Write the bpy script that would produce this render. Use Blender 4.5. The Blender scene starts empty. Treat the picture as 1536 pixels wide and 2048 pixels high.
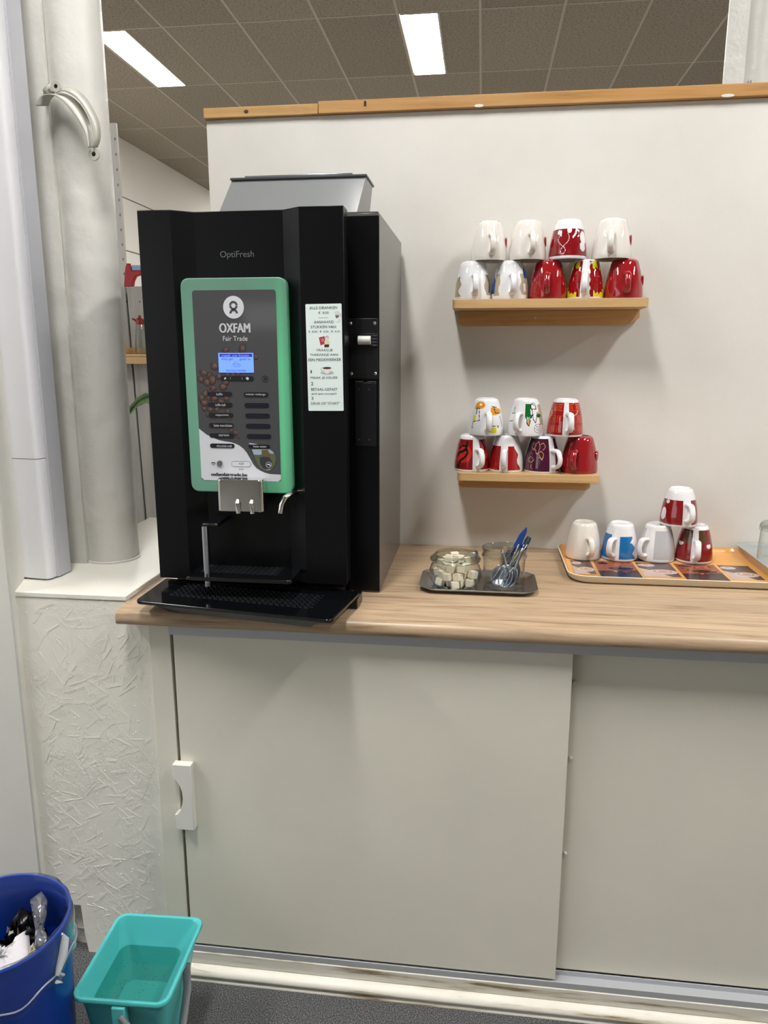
import bpy, math, random
from mathutils import Vector, Matrix
R = math.radians
random.seed(11)
SC = bpy.context.scene
COL = SC.collection

# ------------------------------------------------------------------ camera, world, exposure
cam = bpy.data.cameras.new('camera'); co = bpy.data.objects.new('camera', cam); COL.objects.link(co)
PITCH, YAW = R(11.923), R(7.317)
fwd = Vector((-math.sin(YAW)*math.cos(PITCH), math.cos(YAW)*math.cos(PITCH), -math.sin(PITCH)))
rgt = Vector((math.cos(YAW), math.sin(YAW), 0)); upv = rgt.cross(fwd)
co.matrix_world = Matrix(((rgt.x, upv.x, -fwd.x, .7299), (rgt.y, upv.y, -fwd.y, -2.0472), (rgt.z, upv.z, -fwd.z, 1.4266), (0, 0, 0, 1)))
cam.sensor_fit = 'VERTICAL'; cam.sensor_height = 34.6; cam.lens = 34.6*1502.0/2048; cam.clip_start = .02; cam.clip_end = 60
SC.camera = co
SC.view_settings.view_transform = 'Standard'; SC.view_settings.look = 'None'
SC.view_settings.gamma = 1; SC.view_settings.use_curve_mapping = False
SC.view_settings.exposure = 0.0
w = bpy.data.worlds.new('world'); SC.world = w; w.use_nodes = True
w.node_tree.nodes['Background'].inputs[0].default_value = (.96, .98, 1, 1)
w.node_tree.nodes['Background'].inputs[1].default_value = 1.7
SC.cycles.max_bounces = 10; SC.cycles.transparent_max_bounces = 24; SC.cycles.glossy_bounces = 6
SC.cycles.sample_clamp_indirect = 6
PANEL_E = 76
PANEL_COL = (1, .985, .965)

# ------------------------------------------------------------------ helpers
def L(c):
    f = lambda v: ((v/255+.055)/1.055)**2.4 if v > 10 else v/255/12.92
    return (f(c[0]), f(c[1]), f(c[2]), 1)
MATS = {}
def mat(name, col, rough=.5, metal=0, spec=.5, **k):
    if name in MATS: return MATS[name]
    m = bpy.data.materials.new(name); m.use_nodes = True; b = m.node_tree.nodes['Principled BSDF']
    b.inputs['Base Color'].default_value = L(col); b.inputs['Roughness'].default_value = rough
    b.inputs['Metallic'].default_value = metal; b.inputs['Specular IOR Level'].default_value = spec
    if 'coat' in k: b.inputs['Coat Weight'].default_value = k['coat']; b.inputs['Coat Roughness'].default_value = .04
    if 'emit' in k: b.inputs['Emission Color'].default_value = L(k['emit']); b.inputs['Emission Strength'].default_value = k.get('es', 1)
    if 'trans' in k: b.inputs['Transmission Weight'].default_value = k['trans']
    if 'alpha' in k: b.inputs['Alpha'].default_value = k['alpha']
    MATS[name] = m; return m
def N(m, t, **kw):
    n = m.node_tree.nodes.new(t)
    for a, v in kw.items():
        if a in n.bl_rna.properties: setattr(n, a, v)
        else: n.inputs[a.replace('_', ' ')].default_value = v
    return n
def K(m, a, b): m.node_tree.links.new(a, b)
def coords(m, scale=(1, 1, 1), rot=(0, 0, 0), kind='Object'):
    tc = N(m, 'ShaderNodeTexCoord'); mp = N(m, 'ShaderNodeMapping')
    mp.inputs['Scale'].default_value = scale; mp.inputs['Rotation'].default_value = rot
    K(m, tc.outputs[kind], mp.inputs[0]); return mp.outputs[0]
def ramp(m, src, stops, interp='LINEAR'):
    r = N(m, 'ShaderNodeValToRGB'); r.color_ramp.interpolation = interp
    while len(r.color_ramp.elements) < len(stops): r.color_ramp.elements.new(.5)
    for e, (p, c) in zip(r.color_ramp.elements, stops):
        e.position = p; e.color = L(c) if len(c) == 3 else c
    K(m, src, r.inputs[0]); return r.outputs[0]
def G(v): return (v, v, v, 1)
def bump(m, h, strength=.2, dist=.002, prev=None):
    b = N(m, 'ShaderNodeBump'); b.inputs['Strength'].default_value = strength; b.inputs['Distance'].default_value = dist
    K(m, h, b.inputs['Height'])
    if prev: K(m, prev, b.inputs['Normal'])
    return b.outputs[0]
def PB(m): return m.node_tree.nodes['Principled BSDF']
def mix(m, f, a, b, mode='MIX'):
    x = N(m, 'ShaderNodeMix', data_type='RGBA', blend_type=mode)
    for i, v in ((0, f), (6, a), (7, b)):
        if hasattr(v, 'is_linked'): K(m, v, x.inputs[i])
        else: x.inputs[i].default_value = v
    return x.outputs[2]
def noise(m, vec, scale, detail=4, rough=.55, dist=0):
    n = N(m, 'ShaderNodeTexNoise', Scale=scale, Detail=detail, Roughness=rough, Distortion=dist); K(m, vec, n.inputs['Vector']); return n.outputs[0]

def painted(name, col, rough=.45, lump=.25, blotch=14, bscale=60, dist=.001):
    m = mat(name, col, rough); v = coords(m)
    lo = tuple(max(0, c-blotch) for c in col); hi = tuple(min(255, c+blotch*.5) for c in col)
    K(m, ramp(m, noise(m, v, 3, 5, .6), [(.3, lo), (.65, hi)]), PB(m).inputs['Base Color'])
    nb = bump(m, noise(m, v, bscale, 3, .5), lump, dist)
    v2 = N(m, 'ShaderNodeTexVoronoi', Scale=35); K(m, v, v2.inputs['Vector'])
    dots = ramp(m, v2.outputs[0], [(0, G(1)), (.06, G(0))])
    K(m, bump(m, dots, .3, .0012, nb), PB(m).inputs['Normal'])
    return m
def woodmat(name, dark, mid, light, axis=0, scale=1.0, rough=.45, contrast=1, bumpk=.08):
    m = mat(name, mid, rough); s = [26*scale]*3; s[axis] = 1.6*scale
    v = coords(m, tuple(s))
    n1 = noise(m, v, 1.0, 6, .6, 1.2); s2 = [3*scale, 3*scale, 3*scale]; s2[axis] = .5*scale
    n2 = noise(m, coords(m, tuple(s2)), 2.2, 3, .5, .8)
    c1 = ramp(m, n1, [(.28, dark), (.47, mid), (.7, light)])
    c2 = ramp(m, n2, [(.3, G(.80)), (.6, G(1))])
    K(m, mix(m, .8*contrast, c1, c2, 'MULTIPLY'), PB(m).inputs['Base Color'])
    K(m, bump(m, n1, bumpk, .0006), PB(m).inputs['Normal']); return m
def thinglass(name, tint=(240, 246, 242), ior=1.5, rough=.02, dens=0.0, edge=.8):
    m = bpy.data.materials.new(name); m.use_nodes = True; nt = m.node_tree; nt.nodes.remove(nt.nodes['Principled BSDF'])
    t = N(m, 'ShaderNodeBsdfTransparent')
    g = N(m, 'ShaderNodeBsdfGlossy'); g.inputs['Roughness'].default_value = rough
    lw = N(m, 'ShaderNodeLayerWeight'); pw = N(m, 'ShaderNodeMath', operation='POWER'); K(m, lw.outputs['Facing'], pw.inputs[0]); pw.inputs[1].default_value = 4.5
    ma = N(m, 'ShaderNodeMath', operation='MULTIPLY_ADD'); K(m, pw.outputs[0], ma.inputs[0]); ma.inputs[1].default_value = 1.75; ma.inputs[2].default_value = ((ior-1)/(ior+1))**2*1.6
    pe = N(m, 'ShaderNodeMath', operation='POWER'); K(m, lw.outputs['Facing'], pe.inputs[0]); pe.inputs[1].default_value = 3.2
    K(m, mix(m, pe.outputs[0], L(tint), L(tuple(c*edge for c in tint))), t.inputs[0])
    mx = N(m, 'ShaderNodeMixShader'); K(m, ma.outputs[0], mx.inputs[0]); K(m, t.outputs[0], mx.inputs[1]); K(m, g.outputs[0], mx.inputs[2])
    last = mx.outputs[0]
    if dens:
        d = N(m, 'ShaderNodeBsdfDiffuse'); d.inputs[0].default_value = L(tint)
        m2 = N(m, 'ShaderNodeMixShader'); m2.inputs[0].default_value = dens; K(m, last, m2.inputs[1]); K(m, d.outputs[0], m2.inputs[2]); last = m2.outputs[0]
    K(m, last, nt.nodes['Material Output'].inputs[0]); MATS[name] = m; return m

class MB:
    def __init__(s): s.v = []; s.f = []; s.mi = []; s.ms = []
    def m(s, mt):
        if mt not in s.ms: s.ms.append(mt)
        return s.ms.index(mt)
    def add(s, vs, fs, mt=None, M=None):
        b = len(s.v); s.v += [tuple(M @ Vector(p)) if M else tuple(p) for p in vs]
        k = s.m(mt) if mt else 0
        for f in fs: s.f.append(tuple(b+i for i in f)); s.mi.append(k)
        return s
    def box(s, x0, x1, y0, y1, z0, z1, mt=None, M=None):
        vs = [(x, y, z) for z in (z0, z1) for y in (y0, y1) for x in (x0, x1)]
        return s.add(vs, [(0, 2, 3, 1), (4, 5, 7, 6), (0, 1, 5, 4), (2, 6, 7, 3), (0, 4, 6, 2), (1, 3, 7, 5)], mt, M)
    def prism(s, pts, a, b, axis='z', mt=None, M=None, taper=None):
        # pts ccw in plane; axis z: (x,y); axis y: (x,z)
        n = len(pts); q = taper or pts
        if axis == 'z': vs = [(x, y, a) for x, y in pts]+[(x, y, b) for x, y in q]
        elif axis == 'y': vs = [(x, b, z) for x, z in pts]+[(x, a, z) for x, z in q]
        else: vs = [(a, x, y) for x, y in pts]+[(b, x, y) for x, y in q]
        fs = [tuple(reversed(range(n))), tuple(range(n, 2*n))]+[(i, (i+1) % n, n+(i+1) % n, n+i) for i in range(n)]
        return s.add(vs, fs, mt, M)
    def lathe(s, prof, n=32, mt=None, M=None, capa=False, capb=False, a0=0, a1=360):
        full = abs(a1-a0) >= 360; k = n if full else n+1
        vs = [(r*math.cos(R(a0+(a1-a0)*i/n)), r*math.sin(R(a0+(a1-a0)*i/n)), z) for r, z in prof for i in range(k)]
        fs = [(j*k+i, j*k+(i+1) % k, (j+1)*k+(i+1) % k, (j+1)*k+i) for j in range(len(prof)-1) for i in range(n)]
        if capa: fs.append(tuple(reversed(range(k))))
        if capb: fs.append(tuple(range((len(prof)-1)*k, len(prof)*k)))
        return s.add(vs, fs, mt, M)
    def tube(s, pts, rad, n=10, mt=None, M=None, flat=1.0, up=Vector((0, 0, 1)), caps=True):
        pts = [Vector(p) for p in pts]; vs = []; m_ = len(pts)
        for i, p in enumerate(pts):
            d = (pts[min(i+1, m_-1)]-pts[max(i-1, 0)]).normalized(); r = rad[i] if isinstance(rad, (list, tuple)) else rad
            a = d.cross(up)
            if a.length < 1e-4: a = d.cross(Vector((1, 0, 0)))
            a.normalize(); b = a.cross(d)
            fl = flat[i] if isinstance(flat, (list, tuple)) else flat
            for k in range(n):
                t = 2*math.pi*k/n; vs.append(p+a*math.cos(t)*r+b*math.sin(t)*r*fl)
        fs = [(j*n+k, j*n+(k+1) % n, (j+1)*n+(k+1) % n, (j+1)*n+k) for j in range(m_-1) for k in range(n)]
        if caps: fs += [tuple(reversed(range(n))), tuple(range((m_-1)*n, m_*n))]
        return s.add(vs, fs, mt, M)
    def strip(s, pa, pb, mt=None, M=None):
        n = len(pa); return s.add(list(pa)+list(pb), [(i, i+1, n+i+1, n+i) for i in range(n-1)], mt, M)
    def build(s, name, mt=None, parent=None, bevel=0, seg=2, smooth=35, **tags):
        me = bpy.data.meshes.new(name); me.from_pydata(s.v, [], s.f)
        if mt: me.materials.append(mt)
        else:
            for x in s.ms: me.materials.append(x)
            me.polygons.foreach_set('material_index', s.mi)
        o = bpy.data.objects.new(name, me); COL.objects.link(o)
        if smooth:
            me.polygons.foreach_set('use_smooth', [True]*len(me.polygons)); me.set_sharp_from_angle(angle=R(smooth))
        me.update()
        if bevel:
            b = o.modifiers.new('bevel', 'BEVEL'); b.width = bevel; b.segments = seg; b.limit_method = 'ANGLE'; b.angle_limit = R(40); b.harden_normals = False
        if parent: o.parent = parent
        return tag(o, **tags)
def tag(o, label=None, cat=None, group=None, kind=None):
    for k, v in (('label', label), ('category', cat), ('group', group), ('kind', kind)):
        if v: o[k] = v
    return o
def empty(name, loc=(0, 0, 0), rz=0, **tags):
    o = bpy.data.objects.new(name, None); COL.objects.link(o); o.location = loc; o.rotation_euler = (0, 0, R(rz)); o.empty_display_size = .05
    return tag(o, **tags)
def kids(o): return [c for c in bpy.data.objects if c.parent == o]
def copy_tree(o, loc=None, rz=None, parent=None):
    c = o.copy(); COL.objects.link(c)
    if parent: c.parent = parent
    if loc: c.location = loc
    if rz is not None: c.rotation_euler = (0, 0, R(rz))
    for ch in kids(o): copy_tree(ch, parent=c)
    return c
def rrect(x0, x1, y0, y1, r, n=5):
    p = []
    for cx, cy, a in ((x1-r, y0+r, -90), (x1-r, y1-r, 0), (x0+r, y1-r, 90), (x0+r, y0+r, 180)):
        for i in range(n+1):
            t = R(a+90*i/n); p.append((cx+r*math.cos(t), cy+r*math.sin(t)))
    return p
def rpoly(pts, r, n=5):
    out = []; k = len(pts)
    for i in range(k):
        p = Vector(pts[i]); a = (Vector(pts[i-1])-p).normalized(); b = (Vector(pts[(i+1) % k])-p).normalized()
        rr = r[i] if isinstance(r, (list, tuple)) else r
        s, e = p+a*rr, p+b*rr
        for j in range(n+1):
            t = j/n; q = s*(1-t)**2+p*2*t*(1-t)+e*t*t; out.append((q.x, q.y))
    return out
def ell(cx, cy, a, b, n=20, rot=0):
    c, s = math.cos(R(rot)), math.sin(R(rot))
    return [(cx+a*math.cos(2*math.pi*i/n)*c-b*math.sin(2*math.pi*i/n)*s, cy+a*math.cos(2*math.pi*i/n)*s+b*math.sin(2*math.pi*i/n)*c) for i in range(n)]
def text(s, x0, x1, z0, z1, y, mt, parent, name='lettering', bold=0, depth=.00025, label=None, extr=0):
    cu = bpy.data.curves.new('t', 'FONT'); cu.body = s; cu.resolution_u = 4; cu.extrude = extr
    o = bpy.data.objects.new('t', cu); COL.objects.link(o)
    bpy.context.view_layer.update()
    me = bpy.data.meshes.new_from_object(o); bpy.data.objects.remove(o); bpy.data.curves.remove(cu)
    xs = [v.co.x for v in me.vertices]; ys = [v.co.y for v in me.vertices]
    ax, bx, ay, by = min(xs), max(xs), min(ys), max(ys)
    for v in me.vertices:
        v.co = Vector((x0+(v.co.x-ax)/(bx-ax)*(x1-x0), y-v.co.z*.01, z0+(v.co.y-ay)/(by-ay)*(z1-z0)))
    if bold:
        V = [tuple(v.co) for v in me.vertices]; F = [tuple(p.vertices) for p in me.polygons]; bw = bold*(z1-z0); nv = len(V)
        me = bpy.data.meshes.new(name)
        me.from_pydata([(x_+k*bw, y_-abs(k)*.00001, z_+((k % 2)*.5)*bw) for k in (-1, 0, 1, 2) for x_, y_, z_ in V], [], [tuple(i+q*nv for i in f) for q in range(4) for f in F])
    me.materials.clear(); me.materials.append(mt); me.name = name
    ob = bpy.data.objects.new(name, me); COL.objects.link(ob)
    if parent: ob.parent = parent
    if label: ob['label'] = label
    return ob

# ------------------------------------------------------------------ materials
M_wall = painted('wall_paint', (220, 217, 210), .55, .35, 6, 90, .0008)
M_cream = painted('cream_gloss_paint', (220, 218, 210), .38, .3, 6, 22, .002)
M_col = painted('column_paint', (222, 220, 213), .38, .8, 5, 18, .006)
M_cab = painted('cabinet_paint', (222, 218, 203), .42, .25, 5, 45, .0012)
M_pvc = mat('white_pvc', (232, 232, 236), .28)
M_alu = mat('aluminium', (184, 186, 190), .4, .3)
M_top = woodmat('worktop_wood', (130, 106, 80), (178, 152, 123), (194, 170, 141), 0, 2.3, .36, bumpk=.15)
M_pine = woodmat('pine_light', (186, 146, 98), (208, 170, 118), (222, 188, 138), 0, 1.3, .45)
M_pine_o = woodmat('pine_orange', (160, 112, 62), (190, 142, 84), (206, 162, 104), 0, 1.1, .4)
M_plank = woodmat('plank_grey', (150, 146, 140), (176, 173, 168), (186, 184, 178), 2, 1.0, .6)
M_black = mat('black_gloss', (12, 13, 16), .24, 0, .5)
M_black2 = mat('black_satin', (8, 9, 12), .3, 0, .25)
M_side = mat('side_panel_grey', (88, 86, 82), .25, 0, .6)
M_dark = mat('dark_slot', (3, 3, 4), .5)
M_blackgloss = mat('tray_gloss_black', (9, 10, 13), .1, 0, .5)
M_chrome = mat('chrome', (225, 225, 225), .06, 1)
M_steel = mat('steel', (188, 196, 206), .26, 1)
M_white = mat('print_white', (216, 218, 222), .45)
M_sticker = mat('sticker_white', (226, 238, 234), .35)
M_ink = mat('ink_dark', (38, 40, 46), .5)
M_grey = mat('panel_grey_print', (74, 74, 76), .07)
M_darkpill = mat('label_pill', (28, 28, 33), .25)
M_screw = mat('screw_metal', (200, 200, 195), .3, 1)
M_emb = mat('embossed_grey', (120, 122, 125), .3, .6)
M_red = mat('gloss_red', (150, 22, 28), .12, coat=.5)
M_sugar = mat('sugar', (240, 229, 208), .7)
nb = coords(M_sugar); K(M_sugar, bump(M_sugar, noise(M_sugar, nb, 900, 2), .6, .0006), PB(M_sugar).inputs['Normal'])
M_glass = thinglass('clear_glass', (250, 251, 249), 1.33, edge=.5)
M_glass2 = thinglass('thick_glass', (232, 236, 232), 1.45, edge=.45)
M_smoke = thinglass('hopper_plastic', (158, 160, 160), 1.5, .15, .6)
M_foil = thinglass('clear_plastic_film', (248, 250, 253), 1.22, .12, .01)
M_greytray = thinglass('frosted_tray_plastic', (200, 204, 202), 1.5, .2, .45)
M_water = thinglass('bucket_water', (206, 226, 220), 1.33, .02)
M_teal = mat('teal_plastic', (82, 190, 190), .35)
M_blue = mat('blue_plastic', (8, 56, 150), .35)
M_greyp = mat('grey_plastic', (120, 122, 126), .5)
M_bag = mat('black_bag', (12, 12, 14), .25)
M_paper = mat('paper', (214, 210, 212), .8)
M_crumb = painted('bare_plaster', (205, 203, 192), .9, 1.0, 30, 60, .008)
# ceramic reads the glaze colours of each mug
M_cer = mat('ceramic_glaze', (235, 232, 228), .05, coat=.8)
at = N(M_cer, 'ShaderNodeAttribute'); at.attribute_name = 'glaze'; K(M_cer, at.outputs['Color'], PB(M_cer).inputs['Base Color'])
# carpet
M_floor = mat('carpet', (62, 62, 66), 1, 0, .1)
v = coords(M_floor); n1 = noise(M_floor, v, 420, 2, .7)
K(M_floor, ramp(M_floor, n1, [(.35, (48, 48, 50)), (.52, (88, 88, 90)), (.68, (150, 150, 150))]), PB(M_floor).inputs['Base Color'])
K(M_floor, bump(M_floor, n1, .8, .004), PB(M_floor).inputs['Normal'])
# ceiling tile
M_tile = mat('ceiling_tile', (160, 152, 142), .95, 0, .1)
v = coords(M_tile); n1 = noise(M_tile, v, 60, 4, .75); oi = N(M_tile, 'ShaderNodeObjectInfo')
c1 = ramp(M_tile, n1, [(.34, (128, 118, 106)), (.5, (166, 157, 144)), (.7, (176, 167, 154))])
K(M_tile, mix(M_tile, 1.0, c1, ramp(M_tile, oi.outputs['Random'], [(0, G(.84)), (1, G(1))]), 'MULTIPLY'), PB(M_tile).inputs['Base Color'])
K(M_tile, bump(M_tile, n1, .5, .004), PB(M_tile).inputs['Normal'])
M_grid = mat('ceiling_grid', (186, 176, 162), .6)
# OSB flakes under paint
M_osb = mat('painted_chipboard', (232, 229, 217), .3)
prev = None
for k, (ang, sc) in enumerate(((38, 9), (-48, 11), (8, 8), (75, 12))):
    vv = coords(M_osb, (1, 1, 1), (0, R(ang), 0)); mp = N(M_osb, 'ShaderNodeMapping'); mp.inputs['Scale'].default_value = (sc*.55, sc*.55, sc*2.6)
    mp.inputs['Location'].default_value = (k*3.1, k*1.7, k); K(M_osb, vv, mp.inputs[0])
    vo = N(M_osb, 'ShaderNodeTexVoronoi', Scale=2.0, feature='F1'); K(M_osb, mp.outputs[0], vo.inputs['Vector'])
    g = N(M_osb, 'ShaderNodeSeparateColor'); K(M_osb, vo.outputs['Color'], g.inputs[0])
    prev = bump(M_osb, g.outputs[0], .4, .002, prev)
vv = coords(M_osb); msk = ramp(M_osb, noise(M_osb, vv, 7, 3, .6), [(.45, G(0)), (.6, G(1))])
fine = mix(M_osb, 1.0, noise(M_osb, vv, 130, 4, .7), msk, 'MULTIPLY')
K(M_osb, bump(M_osb, fine, .45, .004, prev), PB(M_osb).inputs['Normal'])
# worn white base board
M_base = mat('worn_base_paint', (210, 206, 196), .45)
v = coords(M_base, (1.6, 14, 26)); n1 = noise(M_base, v, 2, 5, .65)
K(M_base, ramp(M_base, n1, [(.33, (132, 108, 84)), (.39, (182, 172, 150)), (.46, (214, 209, 196)), (.7, (230, 227, 218))]), PB(M_base).inputs['Base Color'])
# drip grille print
M_grille = mat('grille_black', (10, 10, 13), .3)
v = coords(M_grille); sx = N(M_grille, 'ShaderNodeSeparateXYZ'); K(M_grille, v, sx.inputs[0])

# ------------------------------------------------------------------ room shell
M_bounce = mat('bounce_floor', (150, 147, 140), .5)  # unseen floor areas, made pale to bounce light onto ceiling and cabinet
MB().box(-3.4, 7.1, .3, 14.1, -.05, 0).build('floor', M_bounce, kind='structure', label='unseen hall floor beyond the partition, made pale to bounce light')
MB().box(-3.4, 7.1, -8.2, -2.4, -.05, 0).build('floor', M_bounce, kind='structure', label='unseen floor behind the viewer, made pale to bounce light')
MB().box(-3.4, 7.1, -2.4, .3, -.05, 0).build('floor', M_floor, kind='structure', label='dark grey speckled carpet floor')
# partition wall with wooden cap
wb = MB().box(0, 3.6, 0, .06, 0, 2.021).build('wall_back', M_wall, bevel=.002, kind='structure', label='off-white painted partition wall carrying the two shelves')
tr = empty('trim_1', (0, 0, 0), kind='structure', label='wooden cap strip along the top of the partition')
MB().box(-.002, .300, -.012, .066, 2.0215, 2.046).build('wood_strip', woodmat('pine_cap_pale', (176, 134, 82), (204, 160, 100), (214, 176, 120), 0, 1.2), tr, bevel=.0015, label='short paler strip with a dark knot')
MB().box(.301, 3.6, -.014, .066, 2.0215, 2.0505).build('wood_strip', M_pine_o, tr, bevel=.0015, label='long orange brown strip')
MB().prism(ell(.112, 2.0335, .006, .0045), -.0126, -.0118, 'y').build('knot', mat('knot_dark', (70, 42, 24), .6), tr)
for x, wd in ((.705, .022), (1.29, .03)):
    MB().prism(ell(x, 2.0245, wd/2, .0035), -.0152, -.0138, 'y').build('paint_drip', M_wall, tr)
MB().box(.418, .424, -.0148, -.0138, 2.034, 2.046).build('ink_mark', M_dark, tr)
# ceiling
ce = empty('ceiling', (0, 0, 3.7), kind='structure', label='suspended ceiling of brown grey mineral tiles in a pale grid')
TX, TY, X0, Y0 = .5615, 1.165, .653, 3.648
tm = MB().box(.008, TX-.008, .008, TY-.008, 0, .015)
proto = None; lights = set()
LROWS = [-5, 0, 5]
for k in range(-4, 4):
    for r in LROWS:
        if (k, r) != (1, 0): lights.add((-1+4*k, r))
cols = range(-7, 12); rows = range(-10, 9)
far = MB()
for i in cols:
    for j in rows:
        x, y = X0+TX*i, Y0+TY*j
        lit = (i, j) in lights; xs = .272 if lit else 0
        near = -7 <= i <= 4 and -1 <= j <= 6
        if near and not lit:
            if proto is None: proto = tm.build('tile', M_tile, ce); o = proto
            else: o = proto.copy(); COL.objects.link(o)
            o.location = (x, y, 0)
        elif near: MB().box(xs+.012, TX-.008, .008, TY-.008, 0, .015).build('tile', M_tile, ce).location = (x, y, 0)
        else: far.box(x+.008+xs, x+TX-.008, y+.008, y+TY-.008, 3.7-3.7, .015)
far.build('tile_field', M_tile, ce, kind='stuff', smooth=0)
MB().box(-3.4, 7, -8.1, 14.2, .03, .05).build('ceiling_deck', M_tile, ce)
for i in range(-7, 13):
    MB().box(X0+TX*i-.009, X0+TX*i+.009, -8, 14, -.002, .02).build('grid_bar', M_grid, ce)
for j in range(-10, 10):
    MB().box(-3.28, 7, Y0+TY*j-.007, Y0+TY*j+.007, -.0015, .02).build('grid_bar', M_grid, ce)
# light panels
M_lamp = mat('lamp_diffuser', (255, 255, 255), .5, emit=(255, 255, 255), es=1)
b = PB(M_lamp); b.inputs['Emission Color'].default_value = (*PANEL_COL, 1); b.inputs['Emission Strength'].default_value = PANEL_E
M_lf = mat('lamp_frame', (200, 195, 185), .5)
lp = None
for (i, j) in sorted(lights, key=lambda t: (t != (-1, 0), t != (-5, 0), t)):
    x, y = X0+TX*i, Y0+TY*j
    if x < -3.0 or x > 6.5 or y < -7 or y > 12: continue
    if lp is None:
        o = lp = empty('ceiling_light', (x, y, 3.7)); f = MB()
        for a in ((.016, .284, .008, .014), (.016, .284, TY-.014, TY-.008), (.016, .022, .014, TY-.014), (.270, .284, .014, TY-.014)): f.box(a[0], a[1], a[2], a[3], -.006, .012)
        f.build('frame', M_lf, lp); MB().box(.0225, .2695, .0145, TY-.0145, -.003, .008).build('diffuser', M_lamp, lp)
    else: o = copy_tree(lp, (x, y, 3.7))
    if (i, j) == (-1, 0): lb = 'glowing white ceiling panel right of centre, above the partition'; g = 'ceiling light panels in view'
    elif (i, j) == (-5, 0): lb = 'glowing white ceiling panel at left, partly behind the round column'; g = 'ceiling light panels in view'
    else: lb = 'glowing white ceiling panel outside the picture'; g = 'ceiling light panels out of view'
    tag(o, lb, 'ceiling light', g)
# hall walls
hl = empty('wall_left', (-3.2, 0, 0), kind='structure', label='far cream hall wall running back under the ceiling')
M_hall = mat('hall_wall_paint', (240, 236, 228), .7)
for z0, z1 in ((0, 2.53), (2.545, 3.085), (3.1, 3.7)):
    MB().box(-.08, 0, .6, 14, z0, z1).build('wall_panel', M_hall, hl)
MB().box(-.085, -.01, .6, 14, 0, 3.7).build('seam_backing', mat('seam_grey', (150, 142, 130), .8), hl)
MB().box(-3.3, 7, 14, 14.1, 0, 3.7).build('wall_far', M_hall, kind='structure', label='far end wall of the hall')
MB().box(7, 7.1, -8.1, 14.1, 0, 3.7).build('wall_right', M_hall, kind='structure', label='right wall of the hall outside the picture')
MB().box(-3.4, -2.15, -8.2, -8.1, 0, 3.7).box(-1.60, 7.1, -8.2, -8.1, 0, 3.7).box(-2.15, -1.60, -8.2, -8.1, 0, 1.72).box(-2.15, -1.60, -8.2, -8.1, 2.02, 3.7).build('wall_front', mat('rear_hall', (150, 146, 140), .8), kind='structure', label='wall behind the viewer')

w2n = empty('window_2', (0, 0, 0), kind='structure', label='small high barred window in the wall behind the viewer')
for k in range(4): MB().box(-2.03+.11*k, -2.005+.11*k, -8.17, -8.13, 1.72, 2.02).build('bar', M_hall, w2n)
wn = empty('window_1', (-3.2, -4.2, 0), kind='structure', label='glazed daylight window on the left side of the room, outside the picture')
M_wf = mat('window_frame_white', (225, 225, 222), .5)
for y0, y1, z0, z1 in ((-8.1, -1.0, 0, .8), (-8.1, -1.0, 3.0, 3.7), (-8.1, -7.9, .8, 3.0), (-1.1, .6, 0, 3.7), (-5.6, -5.5, .8, 3.0), (-3.3, -3.2, .8, 3.0)):
    MB().box(-3.28, -3.2, y0, y1, z0, z1).build('frame', M_wf, wn).location = (3.2, 4.2, 0)

# ------------------------------------------------------------------ left structure
MB().prism([(-1.6, -.6), (-.276, -.6), (-.276, -.584), (-.312, -.49), (-.312, -.40), (-1.6, -.40)], 0, 3.7).build('wall_post', M_cream, kind='structure', label='cream painted wall return at the left edge', bevel=.004)
cs = empty('pipe_casing', (-.15, -.3, 0), label='cream painted chipboard box under the round column, left of the counter', cat='boxing')
def rel(o): # keep world coords under a located parent
    o.location = -o.parent.location; return o
fp = [(-.283, .19), (-.243, .19), (-.205, .17), (-.196, .0), (-.012, .0), (.036, 0), (.036, .868), (-.019, .868), (-.019, .901), (-.279, .903)]
fp = [(-.283, .131), (-.193, .129), (-.189, .05), (-.183, .0), (.036, 0), (.036, .868), (-.019, .868), (-.019, .901), (-.283, .903)]
rel(MB().prism(fp, -.582, -.566, 'y').build('front_panel', M_osb, cs))
sl = MB().box(-.311, -.0195, -.584, .182, .9025, .9145)
for x0 in (-.25,): pass
rel(sl.build('top_slab', M_osb, cs, bevel=.002))
rel(MB().box(-.31, -.30, -.565, .17, 0, .902).build('side_panel', M_osb, cs))
rnd = random.Random(21); fl_ = MB()
for _ in range(430):
    x, z = rnd.uniform(-.265, .020), rnd.uniform(.02, .885)
    if (z < .15 and x < -.16) or (z > .84 and x > -.04): continue
    ln_, wd_ = rnd.uniform(.012, .055), rnd.uniform(.002, .0075)
    ang = R(rnd.choice((40, -42, 12, 70, -65))+rnd.gauss(0, 16)); tl_ = rnd.uniform(.0001, .00045)*rnd.choice((-1, 1))
    c_, s2_ = math.cos(ang), math.sin(ang); q = []
    for a_, b_ in ((-1, -1), (1, -1), (1, 1), (-1, 1)):
        u_, w2_ = a_*ln_/2*(1 if b_ > 0 else .8), b_*wd_/2
        px, pz = x+u_*c_-w2_*s2_, z+u_*s2_+w2_*c_
        if not -.268 < px < .022: break
        q.append((px, -.5823-(abs(tl_) if b_*tl_ > 0 else 0.0), pz))
    if len(q) == 4:
        bq = [(p_[0], -.5815, p_[2]) for p_ in q]
        fl_.add(q+bq, [(0, 1, 2, 3), (1, 0, 4, 5), (2, 1, 5, 6), (3, 2, 6, 7), (0, 3, 7, 4)])
for _ in range(160):
    x, z = rnd.uniform(-.26, .02), rnd.uniform(.03, .88)
    if (z < .15 and x < -.16) or (z > .84 and x > -.04): continue
    fl_.lathe([(.0001, -.0012), (rnd.uniform(.0006, .0018), .0002)], 6, M=Matrix.Translation((x, -.5823, z)) @ Matrix.Rotation(R(-90), 4, 'X'))
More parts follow.
